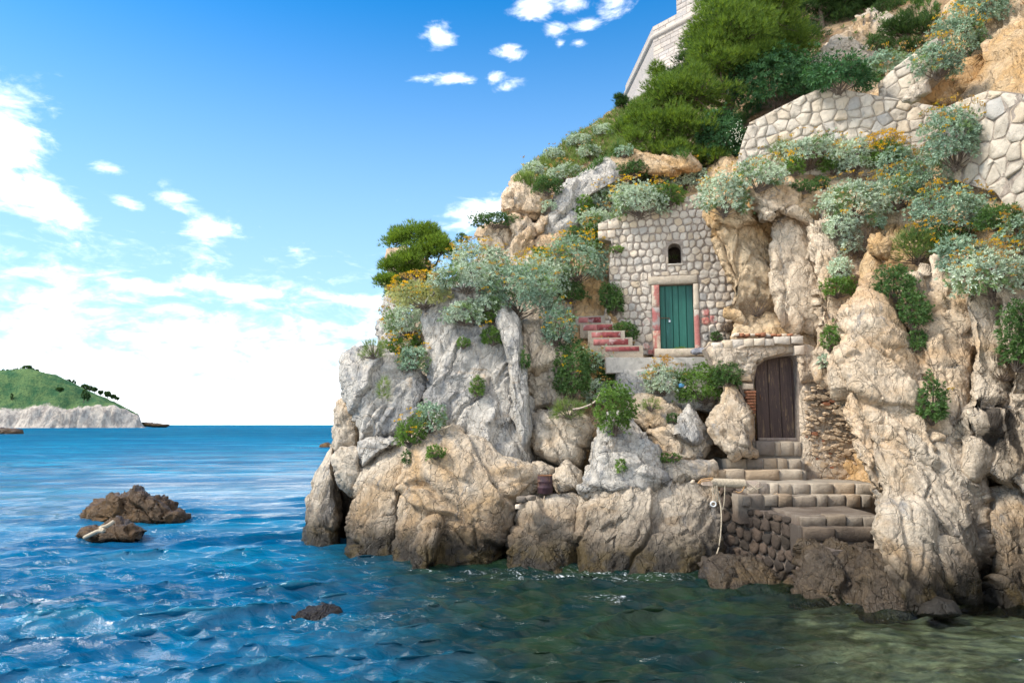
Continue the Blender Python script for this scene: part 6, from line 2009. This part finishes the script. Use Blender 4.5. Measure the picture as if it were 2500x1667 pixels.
# name kind, label, cx, cy, rx, ry, Y, flowers, tan
PLANTS = [
    ('yellow', 'broad yellow green bush full of yellow heads at the left top of the headland', 1032, 722, 70, 34, 18.8, 46, 40),
    ('silver', 'rounded silver bush with orange heads beside the small pine', 1165, 636, 66, 36, 21, 16, 26),
    ('silver', 'pale silver mat spread over the top of the grey slab', 1135, 682, 85, 34, 19.5, 4, 14),
    ('blue', 'large grey green bush trailing over the right edge of the grey slab', 1265, 712, 90, 62, 19, 12, 22),
    ('blue', 'biggest blue silver bush in front of the stone wall with golden heads on both sides', 1410, 640, 74, 56, 20, 34, 8),
    ('silver', 'silver bush linking the golden headed one to the headland', 1320, 680, 66, 52, 19.5, 28, 12),
    ('silver', 'silver bush with orange heads on the seaward corner of the headland', 1000, 785, 58, 46, 17.6, 12, 30),
    ('silver', 'small pale silver cushion on the face of the grey slab', 1135, 765, 46, 30, 17.6, 0, 3),
    ('silver', 'smaller silver cushion on the slab beside the green patch', 1192, 744, 30, 22, 17.6, 0, 2),
    ('green', 'green heathery patch under the smaller silver cushion', 1200, 775, 26, 20, 17.3, 0, 0),
    ('blue', 'silver bush tucked in the notch left of the grey slab', 1012, 880, 36, 32, 17.2, 4, 8),
    ('green', 'low green mat dotted with yellow on top of the left crag', 990, 846, 46, 22, 17.4, 26, 0),
    ('tuft', 'grassy tuft on the outer edge of the left crag', 912, 856, 24, 22, 17.4, 0, 0),
    ('blue', 'blue green plant growing at the foot of the grey slab', 1050, 1022, 34, 36, 16.8, 0, 0),
    ('green', 'green plant with yellow flowers low on the headland', 1004, 1060, 32, 32, 16.4, 10, 0),
    ('green', 'little green cushion on the big lower boulder of the headland', 1064, 1104, 22, 16, 15.4, 0, 0),
    ('deep', 'dark sprig in the crack of the lower headland', 995, 1118, 11, 18, 15.6, 0, 0),
    ('green', 'bright sprig high on the face of the grey slab', 1131, 838, 15, 13, 17, 0, 0),
    ('green', 'bright sprig half way down the grey slab', 1165, 944, 15, 24, 17, 0, 0),
    ('green', 'olive plant near the right edge of the grey slab', 1203, 822, 26, 22, 17.1, 3, 0),
    ('deep', 'dark green fringe along the top of the pale upper crag', 1208, 540, 54, 17, 22, 0, 0),
    ('deep', 'little dark shrub on the skyline left of the pale upper crag', 1128, 583, 14, 12, 23, 0, 0),
    ('deep', 'grey green shrub in the saddle behind the highest crag', 1336, 456, 34, 24, 22.5, 0, 4),
    ('silver', 'small silver plant in the joint right of the highest crag', 1342, 505, 17, 13, 22, 0, 3),
    ('silver', 'straw pale plant on the slope above the grey slanting slab', 1382, 425, 40, 22, 23.5, 0, 10),
    ('silver', 'silver bush with yellow flowers left above the stone wall', 1478, 492, 66, 44, 21.5, 16, 10),
    ('silver', 'silver bush with yellow flowers in the middle above the stone wall', 1562, 492, 66, 42, 21.5, 18, 12),
    ('blue', 'grey green bush further back above the stone wall', 1520, 440, 70, 28, 22.5, 6, 8),
    ('green', 'green bush above the wall near its upper right corner', 1632, 480, 36, 30, 21, 2, 6),
    ('silver', 'silver bush with dry stalks above the upper right corner of the wall', 1665, 436, 58, 38, 21.5, 6, 16),
    ('broad', 'bright broad leaved plant at the left of the wall coping', 1424, 524, 24, 38, 21.5, 0, 0),
    ('deep', 'dark low plant below the bright broad leaved one', 1412, 578, 32, 22, 21, 4, 0),
    ('silver', 'silver plant drooping over the left end of the coping', 1462, 548, 48, 32, 20.8, 2, 10),
    ('green', 'olive drooping plant hanging beside the coping stones', 1446, 585, 24, 38, 20.6, 0, 6),
    ('broad', 'bright green plant in the cleft behind the golden flowers', 1320, 632, 20, 24, 21.2, 0, 0),
    ('silver', 'pale silver bush hanging over the right shoulder of the stone wall', 1768, 482, 60, 50, 19, 4, 14),
    ('silver', 'pale silver bush below the left foot of the parapet', 1850, 432, 58, 42, 18.8, 2, 16),
    ('silver', 'long silver bush spread along the parapet foot over bare twigs', 1985, 372, 76, 36, 18.4, 3, 14),
    ('silver', 'rounded silver bush in the middle of the parapet foot', 2088, 388, 50, 40, 18, 6, 10),
    ('green', 'green bush thick with small yellow heads before the parapet', 2162, 376, 40, 34, 18, 40, 12),
    ('blue', 'silver green bush below the yellow headed green one', 2190, 402, 42, 42, 17.6, 3, 12),
    ('blue', 'biggest round blue green bush against the right retaining wall', 2332, 345, 78, 78, 17, 14, 26),
    ('blue', 'shadowed lower skirt of bush hanging under the biggest round one', 2282, 430, 70, 50, 16.8, 2, 44),
    ('silver', 'silver bush arching out over the dark hollow', 2085, 492, 84, 46, 17, 4, 18),
    ('blue', 'stalky silver bush right of the one over the hollow', 2190, 470, 60, 46, 16.8, 8, 14),
    ('silver', 'silver branch hanging down left of the dark hollow', 2055, 555, 40, 36, 16.8, 2, 4),
    ('blue', 'large silver green bush under the retaining wall', 2320, 522, 88, 58, 15.8, 14, 18),
    ('deep', 'dark bush mixed with dry stems under the large silver green one', 2290, 590, 72, 36, 15.3, 16, 20),
    ('blue', 'compact blue silver bush above the drooping right one', 2352, 625, 58, 44, 14.8, 2, 4),
    ('silver', 'big silver bush overhanging the right cliff with faded orange heads', 2430, 676, 96, 58, 14.2, 12, 46),
    ('blue', 'silver bush cut by the right edge of the picture', 2480, 580, 44, 50, 14.6, 4, 14),
    ('deep', 'dark bush in the corner below the right retaining wall', 2440, 540, 60, 34, 15, 2, 0),
    ('silver', 'small silver bush on the cliff below the hollow', 2080, 594, 25, 33, 16.8, 0, 0),
    ('silver', 'narrow silver bush in the crack of the pale buttress', 2050, 664, 22, 36, 16.6, 1, 0),
    ('green', 'fresh green bush beneath the narrow silver one', 2044, 704, 38, 24, 16.4, 0, 0),
    ('deep', 'dark green bush right of the pinnacle top', 2186, 698, 42, 42, 14.6, 0, 0),
    ('deep', 'dark green bush lower down the gully beside the pinnacle', 2228, 762, 34, 46, 14.2, 0, 0),
    ('deep', 'small dark tail of leaves ending the gully growth', 2240, 835, 18, 26, 14, 0, 0),
    ('deep', 'hanging green plant in the crack right of the pinnacle', 2276, 985, 28, 56, 13.0, 1, 0),
    ('green', 'bright green plant on the ledge left of the pinnacle', 2027, 830, 18, 34, 15.5, 0, 0),
    ('silver', 'tiny silver plant below the bright ledge plant', 2014, 884, 14, 16, 15.5, 0, 0),
    ('deep', 'dark bush hanging down at the right edge of the cliff', 2482, 830, 36, 82, 12.8, 0, 0),
    ('dry', 'withered brown bush on the soot stained right cliff', 2448, 914, 26, 16, 12.8, 0, 0),
    ('dry', 'withered dark bush at the foot of the ochre hollow', 1848, 752, 44, 20, 18, 0, 0),
    ('tuft', 'straggling grassy growth at the head of the gully', 2240, 606, 60, 44, 15.2, 0, 0),
    ('dry', 'tangle of hanging roots under the arching silver bush', 2100, 585, 36, 46, 16.2, 0, 0),
    ('dry', 'bare grey twigs under the long bush at the parapet foot', 1965, 395, 60, 22, 18, 0, 0),
    ('green', 'yellow green plant on the ledge below the bare twigs', 1938, 410, 24, 24, 17.9, 8, 0),
    ('deep', 'low green plant on the cliff edge under the yellow green one', 1962, 458, 28, 16, 17.6, 0, 0),
    ('deep', 'low green sprig right of the cliff edge plant', 2004, 450, 20, 16, 17.6, 0, 0),
    ('green', 'green low bush between the two silver ones at the parapet', 2035, 402, 34, 26, 17.9, 6, 0),
    ('tuft', 'soft green grass clump at the left foot of the parapet', 1915, 372, 32, 24, 18.7, 0, 0),
    ('blue', 'grey bush with yellow heads at the very top right', 2392, 28, 62, 58, 16.6, 24, 6),
    ('blue', 'grey bush with yellow heads in the middle of the top right trio', 2338, 98, 62, 54, 16.8, 18, 10),
    ('blue', 'lowest grey bush of the top right trio over the upper wall', 2288, 152, 56, 46, 17, 8, 14),
    ('blue', 'grey green bush behind the peak of the parapet', 2165, 168, 58, 40, -21, 2, 8),
    ('deep', 'dry looking bush on the rock outcrop', 2150, 108, 30, 28, 24, 2, 2),
    ('silver', 'silver bush with tan heads under the terrace wall', 1620, 930, 44, 34, 17.4, 4, 40),
    ('green', 'wide grassy green bush at the right end of the terrace', 1722, 942, 64, 44, 17.2, 0, 0),
    ('deep', 'dark ragged bush between terrace and cellar wall', 1776, 915, 34, 32, 17, 0, 0),
    ('green', 'tall rounded green bush in front of the terrace corner', 1500, 1002, 44, 64, 16.4, 0, 0),
    ('deep', 'green bush on the corner of the terrace', 1488, 934, 30, 30, 17.4, 4, 0),
    ('silver', 'silver plant with an orange head above the hose', 1456, 962, 30, 30, 17, 0, 8),
    ('blue', 'silver plant at the bottom of the red stairs', 1468, 882, 46, 36, 17.8, 0, 16),
    ('deep', 'dark green column of growth filling the gully by the red stairs', 1398, 912, 44, 74, 17.8, 4, 0),
    ('blue', 'blue green bush on the left of the red stairs', 1362, 800, 36, 50, 18.4, 8, 0),
    ('deep', 'deep green bush under the golden headed silver one', 1392, 716, 36, 24, 19.6, 0, 0),
    ('deep', 'dark bush right of the top of the red stairs', 1486, 722, 22, 28, 20.0, 0, 0),
    ('deep', 'small dark bush on the wall foot above the red stairs', 1502, 738, 20, 34, 19.6, 0, 0),
    ('deep', 'small bush on the right of the lower red stairs', 1520, 810, 34, 22, 19, 0, 0),
    ('tuft', 'grass tuft on top of the wedged boulder', 1388, 1002, 38, 20, 16.2, 0, 0),
    ('green', 'thin green strip on the rock shelf below the terrace', 1630, 1118, 28, 9, 16, 0, 0),
    ('green', 'bright sprig in the crack of the cove rock', 1516, 1140, 10, 18, 15, 0, 0),
    ('deep', 'little sprig beside the pale rock point', 1642, 1022, 12, 12, 16.5, 0, 0),
    ('tuft', 'dry tuft on the rocks under the terrace bushes', 1590, 990, 18, 13, 17, 0, 0),
    ('green', 'weed growing on the sill of the green door', 1662, 857, 18, 9, 18.9, 0, 0),
    ('deep', 'weed at the right foot of the stone wall', 1748, 822, 12, 11, 18.4, 0, 0),
    ('dry', 'brownish weed on the rubble slope above the cellar', 1776, 800, 15, 13, 18.2, 0, 0),
    ('green', 'tuft on the left edge of the stone wall', 1505, 610, 14, 9, 20, 0, 0),
    ('tuft', 'pale plant growing inside the small arched window', 1643, 634, 9, 9, 19.9, 0, 0),
    ('deep', 'strip of leaves in the joint right of the grey slab', 1283, 885, 9, 24, 17.2, 0, 0),
    ('tuft', 'grass tufts in the crack of the left crag', 936, 955, 9, 28, 17.2, 0, 0),
    ('blue', 'small grey shrub on the hollow ledge', 2130, 545, 30, 22, 16.4, 0, 0),
    ('deep', 'low pine green scrub under the branches of the great pine', 1600, 428, 66, 24, 23, 0, 0),
    ('deep', 'scrub at the foot of the great pine above the silver bushes', 1545, 415, 40, 18, 23.5, 0, 0),
    ('blue', 'grey plant on the ochre bank under the pine', 1525, 372, 22, 14, 24, 0, 0),
]
for i, (kd, lab, cx, cy, rx, ry, Y, fl, tn) in enumerate(PLANTS):
    nm = {'tuft': 'grass_tuft', 'dry': 'dry_bush', 'silver': 'silver_bush', 'blue': 'silver_bush', 'yellow': 'flowering_bush', 'broad': 'leafy_plant'}.get(kd, 'green_bush')
    ct = {'tuft': 'grass', 'broad': 'plant'}.get(kd, 'bush')
    if max(rx, ry) < 28 and kd in ('green', 'deep'):
        nm, ct = 'small_plant', 'plant'
    bush(nm, lab, ct, cx, cy, rx, ry, kd, Y, 300 + i * 7, int(fl * 1.3), int(tn * 1.2), group={'silver': SIL, 'blue': SIL, 'green': GRN, 'deep': GRN}.get(kd))

# great dark laurel-like shrubs
for i, (lab, cx, cy, rx, ry, Y) in enumerate((('big glossy dark green shrub behind the parapet peak', 1905, 205, 112, 82, 22), ('lower glossy dark shrub to the right of the big one', 2050, 190, 78, 42, 21.5),
                                              ('glossy dark shrub at the left foot of the parapet', 1762, 340, 58, 66, 21))):
    bush('glossy_shrub', lab, 'shrub', cx, cy, rx, ry, 'glossy', Y, 900 + i, 0, 0, group='glossy dark shrubs behind the parapet')
rt = bush('white_flowering_plant', 'spray of tiny white flowers at the left end of the parapet', 'plant', 1802, 335, 16, 26, 'green', 20.0, 950, 0, 0, dens=.5)
rngf = np.random.default_rng(3)
cc = P(1802, 330, 19.8) + rngf.normal(0, 1, (70, 3)) * np.array([.13, .1, .2])
th = np.linspace(0, 2 * np.pi, 6)[:-1]
V = (cc[:, None] + np.stack((np.cos(th) * .014, -.006 * np.sin(th), np.sin(th) * .014), -1)[None]).reshape(-1, 3)
leafobj('flowers', V, np.arange(len(V)).reshape(-1, 5), np.zeros(len(V)), L_WHITEF, rt)['kind'] = 'stuff'


# pines: clumps of needle shoots carried by limbs
def pine(name, label, trunk, clumps, mat, seed, sp=.17, L=.17, w=.011, K=14, group=None, cat='tree', trunk_r=.16, upb=.55):
    rng = np.random.default_rng(seed)
    base = trunk[0]
    root = thing(name, label, cat, base, group)
    tp = spline(trunk, 16)
    V, F = tube(tp, np.linspace(trunk_r, trunk_r * .35, len(tp)), 8)
    obj('trunk', V, F, M_BARK, root, True)
    mb = MB()
    PV, AX = [], []
    for (cx, cy, rx, ry, Y) in clumps:
        C = P(cx, cy, Y)
        a_, c_ = rx * Y / FPX, ry * Y / FPX
        b_ = .8 * min(a_, c_) + .15 * a_
        s0 = tp[np.argmin(np.linalg.norm(tp - (C - np.array([0, 0, c_])), axis=1))]
        mid = (s0 + C) / 2 + np.array([0, 0, -.18 * c_]) + rng.normal(0, .1 * a_, 3)
        lim = spline([s0, mid, C], 10)
        v, f = tube(lim, np.linspace(trunk_r * .42, .02, len(lim)), 5)
        mb.add(v, f)
        # each clump is broken up into smaller sprays
        nsub = int(np.clip(a_ * c_ * 22, 15, 60))
        for _ in range(nsub):
            d = rng.normal(size=3)
            d /= np.linalg.norm(d)
            if d[2] < -.6:
                d[2] *= -.5
            sc = rng.uniform(.35, .95)
            q = C + d * np.array([a_, b_, c_]) * sc
            rs_ = rng.uniform(.26, .50) * (a_ * c_) ** .5 + .12
            v, f = tube(spline([C + (q - C) * .1, (C + q) / 2 + rng.normal(0, .05, 3), q], 6), .010, 3)
            mb.add(v, f)
            n = int(rs_ * rs_ * 4 * np.pi * .55 / sp ** 2) + 6
            dd2 = rng.normal(size=(n, 3))
            dd2 /= np.linalg.norm(dd2, axis=1)[:, None]
            dd2[:, 2] = np.where(dd2[:, 2] < -.35, -dd2[:, 2], dd2[:, 2])
            PV.append(q + dd2 * rs_ * rng.uniform(.55, 1.05, (n, 1)) * np.array([1, 1, .72]))
            ax = dd2 + np.array([0, 0, upb]) + .35 * d
            AX.append(ax / np.linalg.norm(ax, axis=1)[:, None])
    mb.build('branches', M_BARK, root, True)['kind'] = 'stuff'
    V, F, ti = leaves(np.concatenate(PV), np.concatenate(AX), K, L, w, (6, 42), rng, droop=0.0, tris=True)
    leafobj('crown', V, F, ti, mat, root)
    return root


pine('pine_tree', 'great bright green pine spreading over the hillside below the fort', [P(1760, 420, 25.5), P(1765, 330, 25.5), P(1790, 220, 25.5), P(1800, 100, 25.8), P(1810, -60, 26)],
     [(1760, 30, 70, 90, 25.5), (1790, 100, 110, 90, 25), (1880, 60, 90, 90, 26), (1850, -20, 120, 60, 26), (1930, 120, 80, 60, 26.5), (1755, 160, 70, 80, 24.6), (1700, 240, 95, 70, 24.4),
      (1632, 215, 36, 40, 25.2), (1620, 250, 75, 60, 24.8), (1560, 300, 70, 55, 24.6), (1640, 320, 95, 60, 24), (1570, 350, 60, 36, 24), (1700, 330, 80, 56, 23.8), (1640, 380, 80, 34, 23.6), (1530, 330, 44, 34, 24.6), (1740, 390, 40, 30, 23.6),
      (1606, 185, 16, 34, 25.4), (1830, 170, 90, 60, 25)], L_PINE, 71, sp=.18, L=.21, w=.017, K=8, trunk_r=.24)
pine('pine_tree', 'small rounded pine on the seaward top of the headland', [P(1030, 740, 21.8), P(1030, 700, 21.8), P(1045, 650, 21.7), P(1030, 590, 21.7)],
     [(955, 655, 30, 28, 20.6), (942, 695, 26, 24, 20.3), (1000, 640, 40, 34, 20.9), (1020, 572, 54, 32, 21.7), (1055, 590, 48, 34, 21.5), (985, 590, 42, 36, 21.6), (975, 590, 34, 26, 21.9), (1075, 620, 38, 38, 21.2), (1040, 625, 44, 34, 21.4), (985, 655, 40, 34, 21.6), (1020, 680, 50, 34, 21.2), (962, 690, 30, 26, 21.6), (965, 725, 20, 26, 21.4), (1000, 720, 40, 26, 21)],
     L_PINEB, 72, sp=.11, L=.13, w=.010, K=11, trunk_r=.12, upb=.8)
for i, (lab, tr, cl, mt) in enumerate((
        ('dark pine with a bare trunk standing left of the white capped pier', [P(2018, 120, 31), P(2010, 70, 31), P(2000, 10, 31), P(1995, -60, 31)], [(1990, -10, 90, 40, 31), (2030, 30, 60, 30, 31.3), (1960, 30, 60, 40, 31.2), (1940, 95, 70, 40, 30)], L_PINED),
        ('dark pine filling the top edge behind the rock outcrop', [P(2180, 60, 30.5), P(2180, 10, 30.5), P(2180, -70, 30.5)], [(2110, 0, 90, 50, 30.5), (2040, 10, 70, 50, 31), (2160, 40, 60, 36, 29.5), (2200, -10, 110, 60, 30), (2270, 20, 70, 60, 29), (2050, 60, 50, 50, 31), (2240, 60, 60, 36, 28)], L_PINED),
        ('low dark pine sapling beside the rock outcrop', [P(2220, 140, 24), P(2220, 110, 24), P(2215, 70, 24)], [(2215, 85, 60, 32, 24), (2180, 75, 40, 24, 24), (2260, 75, 44, 40, 24), (2225, 125, 40, 22, 23.6)], L_PINED),
        ('dark bushy pine behind the great pine on the fort side', [P(1690, 250, 30), P(1690, 200, 30), P(1690, 150, 30)], [(1680, 165, 40, 36, 30), (1662, 190, 34, 26, 30), (1720, 130, 60, 70, 30)], L_PINED),
        ('lone spiky sapling on the grassy skyline left of the fort', [P(1519, 268, 33), P(1517, 255, 33), P(1514, 242, 33)], [(1512, 244, 8, 9, 33), (1522, 250, 8, 10, 33), (1516, 258, 10, 8, 33)], L_PINED))):
    pine('pine_tree', lab, tr, cl, mt, 80 + i, sp=.19, L=.20, w=.018, K=7, trunk_r=.14 if i < 4 else .03)

# grass and herbs over the hillside
rng = np.random.default_rng(12)
GP = [(1250, 445), (1300, 400), (1345, 370), (1400, 325), (1450, 295), (1510, 262), (1545, 235), (1600, 230), (1560, 330), (1520, 370), (1440, 395), (1380, 440), (1330, 470), (1280, 450)]
pp = []
while len(pp) < 1800:
    x, y = rng.uniform(1240, 1610), rng.uniform(225, 475)
    if inside(GP, x, y):
        pp.append((x, y))
hits = [hit(x, y) for x, y in pp]
pts = np.array([h for h in hits if h is not None and h[1] < 60])
nrm = np.tile(np.array([[-.25, -.2, 1.0]]), (len(pts), 1)) + rng.normal(0, .15, (len(pts), 3))
nrm /= np.linalg.norm(nrm, axis=1)[:, None]
V, F, ti = leaves(pts, nrm, 16, .30, .014, (4, 55), rng, droop=.12, tris=True)
tag(leafobj('grass', V, F, ti, L_GRASS), 'bright grass covering the slope below the fort', 'grass', kind='stuff')
# low scrub and litter on the rest of the hill
GP2 = [(1400, 440), (1540, 370), (1700, 395), (1800, 380), (1830, 290), (2010, 205), (2150, 200), (2240, 110), (2300, 20), (2200, -60), (1900, -40), (1700, 60), (1600, 200), (1530, 330)]
pp = []
while len(pp) < 2600:
    x, y = rng.uniform(1400, 2300), rng.uniform(-60, 445)
    if inside(GP2, x, y) and not (1970 < x < 2240 and 15 < y < 185 and rng.random() < .93):
        pp.append((x, y))
pts = np.array([h for h in (hit(x, y) for x, y in pp) if h is not None])
nrm = np.tile(np.array([[-.15, -.3, 1.0]]), (len(pts), 1)) + rng.normal(0, .3, (len(pts), 3))
nrm /= np.linalg.norm(nrm, axis=1)[:, None]
V, F, ti = leaves(pts, nrm, 12, .24, .02, (10, 75), rng, droop=.1)
tag(leafobj('undergrowth', V, F, ti, L_DKGREEN), 'low scrub covering the shaded hillside under the pines', 'scrub', kind='stuff')

# loose silver tufts on the grassy slope, each a plant
for i, (x, y, r_, lab) in enumerate(((1352, 378, 16, 'silver tuft on the upper part of the grassy slope near the skyline'), (1412, 345, 18, 'grey tuft in the middle of the grassy slope'), (1470, 320, 16, 'grey tuft on the grassy slope nearest the great pine'),
                                     (1300, 415, 18, 'silver tuft on the grassy slope just above the highest crag'), (1440, 372, 18, 'pale tuft beside the brown scree of the grassy slope'))):
    bush('silver_bush', lab, 'bush', x, y, r_ * 1.5, r_, 'silver', 25, 1200 + i, 0, 4, group=SIL)

# trees on the island, one by one along its skyline
kp = [(8, 905, 5, 9), (18, 906, 6, 8), (40, 905, 10, 12), (54, 903, 8, 13), (66, 899, 14, 14), (78, 903, 9, 10), (88, 907, 9, 9), (100, 911, 4, 7), (106, 912, 4, 7), (134, 922, 9, 10), (156, 931, 8, 8), (168, 931, 9, 10), (180, 935, 8, 13),
      (208, 945, 13, 13), (220, 947, 10, 11), (231, 950, 10, 10), (246, 957, 9, 8), (263, 961, 12, 12), (276, 967, 10, 9), (286, 972, 8, 6), (29, 968, 5, 15), (206, 962, 9, 20), (214, 966, 9, 14), (146, 950, 12, 7), (10, 985, 14, 9)]
rng = np.random.default_rng(8)


def isl_tree(x, y, rx, ry, tall):
    Y = 690 if y < 975 and x > 0 and not (x in (29, 206, 214, 146, 10)) else 640
    C = P(x, y, Y)
    k = Y / FPX * .66
    n = 110
    d = rng.normal(size=(n, 3))
    d /= np.linalg.norm(d, axis=1)[:, None]
    lump = .7 + .4 * fbm(d * 1.8 + x, 3, 2)
    p = d * lump[:, None] * np.array([rx * k, rx * k * .8, ry * k * (1 if tall else .75)])
    root = thing('island_tree', ILAB.pop(0), 'tree', C - np.array([0, 0, ry * k * 1.3]), 'trees on the far island')
    V, F, ti = leaves(C + p, d, 5, rx * k * .5, rx * k * .16, (10, 70), rng)
    leafobj('crown', V, F, ti, L_PINED, root)
    V, F = tube(np.array([C - np.array([0, 0, ry * k * 1.6]), C]), .3, 5)
    obj('trunk', V, F, M_BARK, root, True)


ILAB = ['far island tree at the left picture edge of the ridge', 'short far tree second along the island ridge', 'round far tree on the island ridge left of the summit', 'far tree touching the summit group from the left', 'tallest tree of the island summit group', 'far tree at the right of the island summit group',
        'last round tree of the island summit group', 'thin far tree right after the summit group', 'thin far tree paired with the one after the summit', 'lone round tree halfway down the island ridge', 'first of three far trees on the right island ridge', 'middle of three far trees on the right island ridge',
        'tall tree ending the three on the right island ridge', 'widest tree starting the lower row of the island ridge', 'second tree in the lower row of the island ridge', 'third tree in the lower row of the island ridge', 'low far tree between the two lower rows of the ridge', 'wide far tree above the island cliff end',
        'far tree sloping down towards the island tip', 'last small tree before the island tip', 'dark narrow cypress on the open island slope', 'tall dark cypress standing on the right island slope', 'shorter dark tree beside the tall island cypress', 'dark rounded thicket in the middle of the island slope', 'dark thicket low on the left island slope']
for i, (x, y, rx, ry) in enumerate(kp):
    isl_tree(x, y, rx, ry, ry > rx * 1.3)
